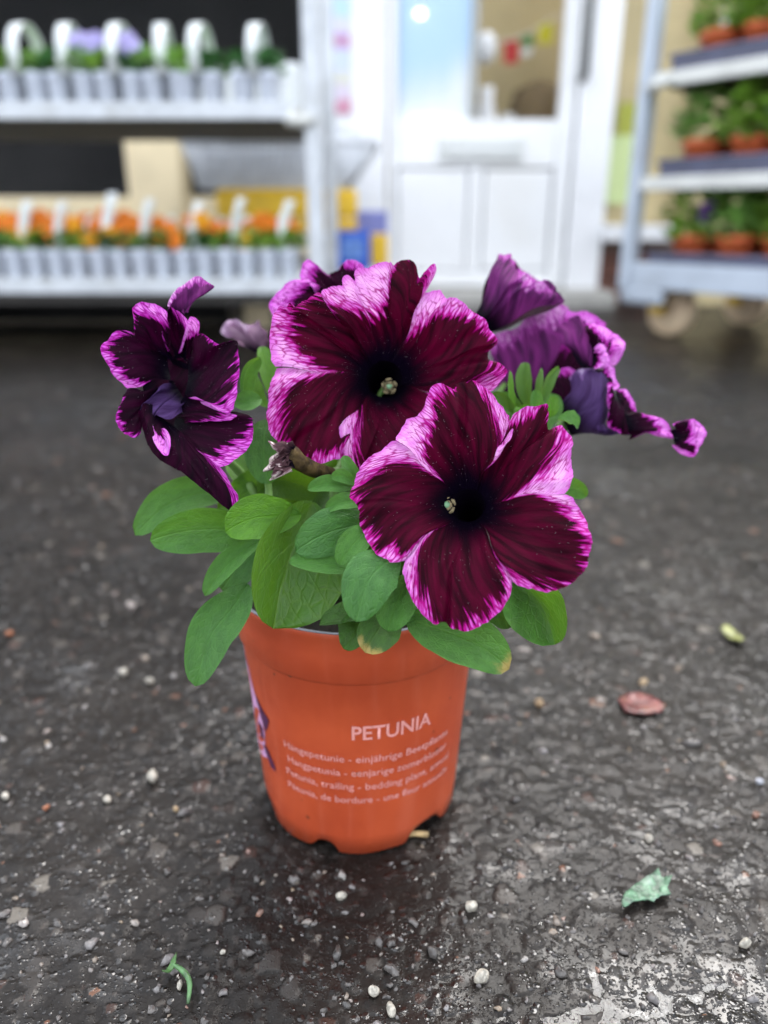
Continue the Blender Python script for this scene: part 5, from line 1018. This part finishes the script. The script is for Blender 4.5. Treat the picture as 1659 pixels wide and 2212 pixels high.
# leaf mass deeper in the pot
rl = random.Random(21)
for k in range(46):
    a = rl.uniform(0, 2*math.pi); rr = rl.uniform(0.012, 0.046); z = PH + rl.uniform(-0.006, 0.045)
    c = Vector((PC.x + 0.004 + rr*math.cos(a), PC.y + 0.012 + rr*0.75*math.sin(a), z))
    if c.y < PC.y-0.018: c.y = PC.y-0.018
    out = Vector((math.cos(a)*1.0, math.sin(a)*0.8, rl.uniform(-0.1, 0.9))).normalized(); ln = rl.uniform(0.026, 0.042)
    pts3 = [c - out*ln*0.5, c - Vector((0, 0, -0.002)), c + out*ln*0.35, c + out*ln*0.6 - Vector((0, 0, ln*0.15))]
    uvd = []
    for q in pts3:
        d = (q-CAMP).dot(FWD); uvd.append((CX + (q-CAMP).dot(RT)/d*FD, CY - (q-CAMP).dot(UP)/d*FD, d))
    leaf(uvd, rl.uniform(55, 90), rl.choice(('dark', 'dark', 'mid', 'olive')), .25, rl.uniform(-1.2, 1.2), nq=12, nw=7)
def stem(pts, r0=.0019, r1=.0013, mat=None):
    q = [catmull(pts, i/15) for i in range(16)]; V, F = tube_geo(q, [r0+(r1-r0)*i/15 for i in range(16)], 8); o = meshobj('stem', V, F, mat or M_STEM)
    o.parent = plant; o.matrix_parent_inverse = plant.matrix_world.inverted(); return o
soil = lambda x, y: Vector((PC.x+x, PC.y+y, PH-0.018))
stem([soil(-.004, .0), P(600, 1120, .325), P(575, 1000, .33), P(530, 930, .322), P(480, 890, .318)])
stem([soil(-.008, .006), P(570, 1090, .335), P(535, 1040, .335), P(498, 1000, .33), P(470, 980, .325)], .0022, .0016)
stem([soil(0, -.004), P(720, 1080, .325), P(760, 960, .338), P(810, 870, .350), P(835, 830, .352)])
stem([soil(.006, -.006), P(900, 1220, .318), P(960, 1140, .316), P(985, 1090, .312)])
stem([soil(.004, .008), P(900, 1050, .355), P(980, 880, .368), P(1040, 740, .372), P(1055, 705, .372)])
stem([soil(.012, .006), P(1000, 1050, .352), P(1100, 960, .36), P(1200, 945, .366), P(1215, 930, .366)])
stem([soil(.008, .012), P(960, 1000, .37), P(1040, 900, .385), P(1090, 830, .402)])
stem([soil(.010, .0), P(1050, 1060, .345), P(1110, 970, .342), P(1135, 890, .338)], .0018, .001)
stem([soil(-.006, .010), P(640, 1000, .36), P(610, 860, .372), P(585, 780, .382)])
stem([soil(.002, .010), P(720, 900, .37), P(730, 760, .372), P(715, 690, .365)])
stem([soil(-.002, -.002), P(800, 1100, .318), P(770, 1050, .315), P(735, 1030, .318)])
# hairy green calyx where the blooms leave their stalks
def calyx(p0, p1, r):
    V, F = tube_geo([p0, p0.lerp(p1, .3), p0.lerp(p1, .7), p1], [r*.5, r, r*.95, r*.7], 10); o = meshobj('calyx', V, F, M_STEM); o.parent = plant; o.matrix_parent_inverse = plant.matrix_world.inverted()
calyx(P(1050, 712, .372), P(1075, 690, .372), .0030); calyx(P(1205, 932, .366), P(1232, 900, .366), .0032); calyx(P(588, 790, .382), P(566, 765, .385), .0026); calyx(P(735, 1030, .318), P(715, 1022, .318), .0036)

# ------------------------------------------------------------------ things lying on the wet asphalt
def pebble_geo(r, seed, flat=0.7):
    rd_ = random.Random(seed); V, F = [], []; ns_, nr = 7, 5
    ph = [rd_.uniform(0, 6) for _ in range(4)]
    for i in range(nr):
        th = math.pi*i/(nr-1)
        for k in range(ns_):
            a = 2*math.pi*k/ns_; rr = r*(1 + 0.30*math.sin(2*a+ph[0])*math.sin(th) + 0.20*math.sin(3*a+ph[1]+th) + 0.15*math.cos(2*th+ph[2]) + rd_.uniform(-.12, .12)*math.sin(th))
            V.append(Vector((rr*math.sin(th)*math.cos(a), rr*math.sin(th)*math.sin(a)*0.8, rr*flat*math.cos(th))))
    for i in range(nr-1):
        for k in range(ns_): F.append((i*ns_+k, (i+1)*ns_+k, (i+1)*ns_+(k+1) % ns_, i*ns_+(k+1) % ns_))
    return V, F
m, t, p = newmat('wet_gravel'); at = N(t, 'Attribute', attribute_name='tone').outputs['Fac']
cr = N(t, 'ValToRGB'); e = cr.color_ramp; e.elements[0].position = 0; e.elements[0].color = (0.05, 0.047, 0.045, 1); e.elements[1].position = 1; e.elements[1].color = (0.30, 0.28, 0.24, 1)
for pos, c in ((.3, (.11, .10, .095)), (.5, (.20, .19, .19)), (.62, (.26, .19, .12)), (.70, (.28, .27, .27)), (.76, (.22, .09, .05)), (.80, (.36, .34, .32))): q = e.elements.new(pos); q.color = (*c, 1)
L(t, at, cr.inputs[0]); tc = N(t, 'TexCoord'); nz = N(t, 'TexNoise'); nz.inputs['Scale'].default_value = 350; L(t, tc.outputs['Object'], nz.inputs['Vector'])
L(t, mixc(t, mrange(t, nz.outputs[0], .3, .7, 0, .5), cr.outputs[0], (0.10, 0.09, 0.08)), p.inputs['Base Color']); p.inputs['Roughness'].default_value = 0.22
b = N(t, 'Bump'); b.inputs['Strength'].default_value = .5; b.inputs['Distance'].default_value = .0008; L(t, nz.outputs[0], b.inputs['Height']); L(t, b.outputs[0], p.inputs['Normal'])
M_GRAVEL = m
def gravel():
    rd_ = random.Random(3); V, F, T = [], [], []
    n = 0; cand = []
    while len(cand) < 3300:
        y = 0.10*math.exp(rd_.random()*math.log(1.7/0.10)); x = rd_.uniform(-1, 1)*(0.14+0.60*y)
        if (x-PC.x)**2 + (y-PC.y)**2 < (RB_+0.003)**2: continue
        cand.append((x, y))
    ca = np.array(cand); hz = ground_height(ca[:, 0], ca[:, 1])
    for (x, y), h0 in zip(cand, hz):
        r = min(0.0042, 0.0007*math.exp(abs(rd_.gauss(0, 0.62))))*(1.0 if y < .35 else 1.15); v_, f_ = pebble_geo(r, rd_.random(), rd_.uniform(.45, .9)); a = rd_.uniform(0, 6.28)
        z = float(h0) + r*0.12; M_ = Matrix.Translation((x, y, z)) @ Matrix.Rotation(a, 4, 'Z') @ Matrix.Rotation(rd_.uniform(-.4, .4), 4, 'X')
        o_ = len(V); V += [M_ @ q for q in v_]; F += [tuple(i+o_ for i in q) for q in f_]; tone = rd_.random()**1.9*0.82 if rd_.random() > 0.008 else rd_.uniform(.85, 1); T += [tone]*len(v_); n += 1
    o = meshobj('gravel', V, F, M_GRAVEL); a = o.data.attributes.new('tone', 'FLOAT', 'POINT'); a.data.foreach_set('value', np.asarray(T, np.float32)); tag(o, kind='stuff')
    o['label'] = 'small wet grey and brown stone chips scattered over the asphalt'
gravel()
M_PEB = [simple('white_pebble', (0.38, 0.355, 0.30), .35, .35, 400, bump=.8, dirt=(0.14, 0.10, 0.06)), simple('tan_pebble', (0.36, 0.26, 0.15), .3, .3, 300, bump=.5), simple('rust_pebble', (0.30, 0.11, 0.05), .35, .3, 300, bump=.5), simple('grey_pebble', (0.30, 0.31, 0.34), .25, .25, 300, bump=.5)]
for (u, v, px, k, lab) in ((1040, 2112, 44, 0, 'angular white and tan pebble near the bottom edge, right of the middle'), (1018, 1962, 34, 0, 'narrow upright white pebble below the right side of the pot'), (845, 2185, 38, 0, 'cream pebble at the bottom edge below the pot'), (808, 2142, 32, 0, 'white pebble just above the cream one at the bottom edge'),
                           (737, 1938, 26, 0, 'small white pebble on the dark patch in front of the pot'), (1610, 2040, 34, 0, 'pale pebble in the puddle by the right picture edge'), (482, 2056, 15, 0, 'tiny white pebble left of the dark patch, near the bottom'), (388, 2128, 24, 0, 'whitish pebble under the bent green stem scrap'),
                           (330, 1682, 36, 0, 'long cream pebble left of the pot foot'), (232, 1728, 22, 0, 'rounded cream pebble at the far left, level with the pot foot'), (268, 1455, 24, 0, 'cream pebble farther back on the left, one of a close pair'), (324, 1472, 22, 0, 'second cream pebble of the close pair on the left'),
                           (12, 1720, 24, 0, 'pale pebble cut by the left picture edge'), (1402, 1812, 26, 0, 'white pebble above the green leaf scrap'), (1640, 1690, 22, 3, 'grey blue pebble by the right picture edge'), (20, 1370, 18, 2, 'rust orange pebble at the left picture edge'), (100, 1745, 16, 2, 'rust pebble low on the left side'),
                           (1165, 1520, 26, 1, 'tan pebble between the pot and the red petal'), (1390, 1475, 22, 1, 'tan pebble just behind the red petal'), (380, 1748, 18, 1, 'tan chip left of the pot foot')):
    q = G(u, v); d = (q-CAMP).dot(FWD); r = 0.5*px*d/FD*1.05; V, F = pebble_geo(r, u*7+v, .75)
    o = meshobj('pebble', V, F, M_PEB[k]); o.location = (q.x, q.y, r*.45-.0008); o.rotation_euler = (0.2, 0.1, u*1.3); md = o.modifiers.new('sub', 'SUBSURF'); md.levels = 1; md.render_levels = 1; tag(o, lab, 'pebble', 'pebbles on the asphalt')
def scrap(name, outline, mat, label, cat, h=0.0015, curl=0.002, subd=3):
    """thin curled scrap lying on the ground; outline in picture units"""
    bm = bmesh.new(); pts = [G(u, v, 0.0012) for u, v in outline]; c = sum(pts, Vector())/len(pts)
    bm.faces.new([bm.verts.new(q-c) for q in pts]); bmesh.ops.triangulate(bm, faces=bm.faces); bmesh.ops.subdivide_edges(bm, edges=bm.edges, cuts=subd, use_grid_fill=True)
    R_ = max(q.co.length for q in bm.verts)
    for q in bm.verts: q.co.z = h + curl*(q.co.length/R_)**2*(1+0.8*mn.noise(q.co*180)) + 0.0008*mn.noise(q.co*420)
    o = from_bm(name, bm, mat, None, True); o.location = (c.x, c.y, 0.0003); md = o.modifiers.new('thickness', 'SOLIDIFY'); md.thickness = 0.0005
    return tag(o, label, cat)
scrap('leaf_scrap', [(1340, 1962), (1348, 1940), (1370, 1918), (1395, 1903), (1420, 1890), (1428, 1905), (1450, 1908), (1440, 1925), (1448, 1940), (1425, 1942), (1412, 1952), (1385, 1950), (1362, 1962), (1345, 1972)], simple('torn_green_leaf', (0.09, 0.18, 0.11), .3, .6, 260, bump=.8, trans=.1, dirt=(0.28, 0.34, 0.30)), 'torn pale green leaf scrap on the wet ground at lower right', 'leaf', .002, .004)
scrap('fallen_petal', [(1335, 1512), (1350, 1500), (1380, 1496), (1410, 1506), (1438, 1526), (1425, 1540), (1390, 1545), (1352, 1538)], simple('fallen_red_petal', (0.13, 0.036, 0.034), .3, .5, 160, trans=.1, dirt=(0.20, 0.11, 0.06)), 'wet red and orange fallen petal right of the pot', 'petal', .0006, .0008)
scrap('leaf_scrap', [(1556, 1362), (1566, 1356), (1590, 1368), (1608, 1384), (1598, 1392), (1575, 1384)], simple('yellow_green_scrap', (0.16, 0.17, 0.05), .4, .5, 160), 'small yellow green leaf scrap far right beyond the red petal', 'leaf', .001, .003)
scrap('leaf_scrap', [(352, 2115), (360, 2098), (372, 2085), (385, 2080), (380, 2096), (366, 2112)], LEAF_SC := simple('green_scrap', (0.05, 0.13, 0.03), .35, .4, 200), 'small folded green leaf scrap at lower left', 'leaf', .002, .004)
pts = [G(372, 2082, .003), G(388, 2092, .004), G(404, 2108, .004), G(410, 2130, .003), G(406, 2168, .0015)]
tag(tube('stem_scrap', [catmull(pts, i/11) for i in range(12)], [.0006+.0006*math.sin(math.pi*i/11) for i in range(12)], simple('pale_green_stem_scrap', (0.06, 0.14, 0.05), .35, .5, 200), None, 6), 'bent pale green stem scrap at lower left', 'stem')
pts = [G(870, 1804, .002), G(895, 1800, .003), G(925, 1803, .002)]
tag(tube('straw', pts, .0014, simple('tan_straw', (0.34, 0.24, 0.11), .6, .3, 200), None, 6), 'short tan straw under the right side of the pot foot', 'straw')
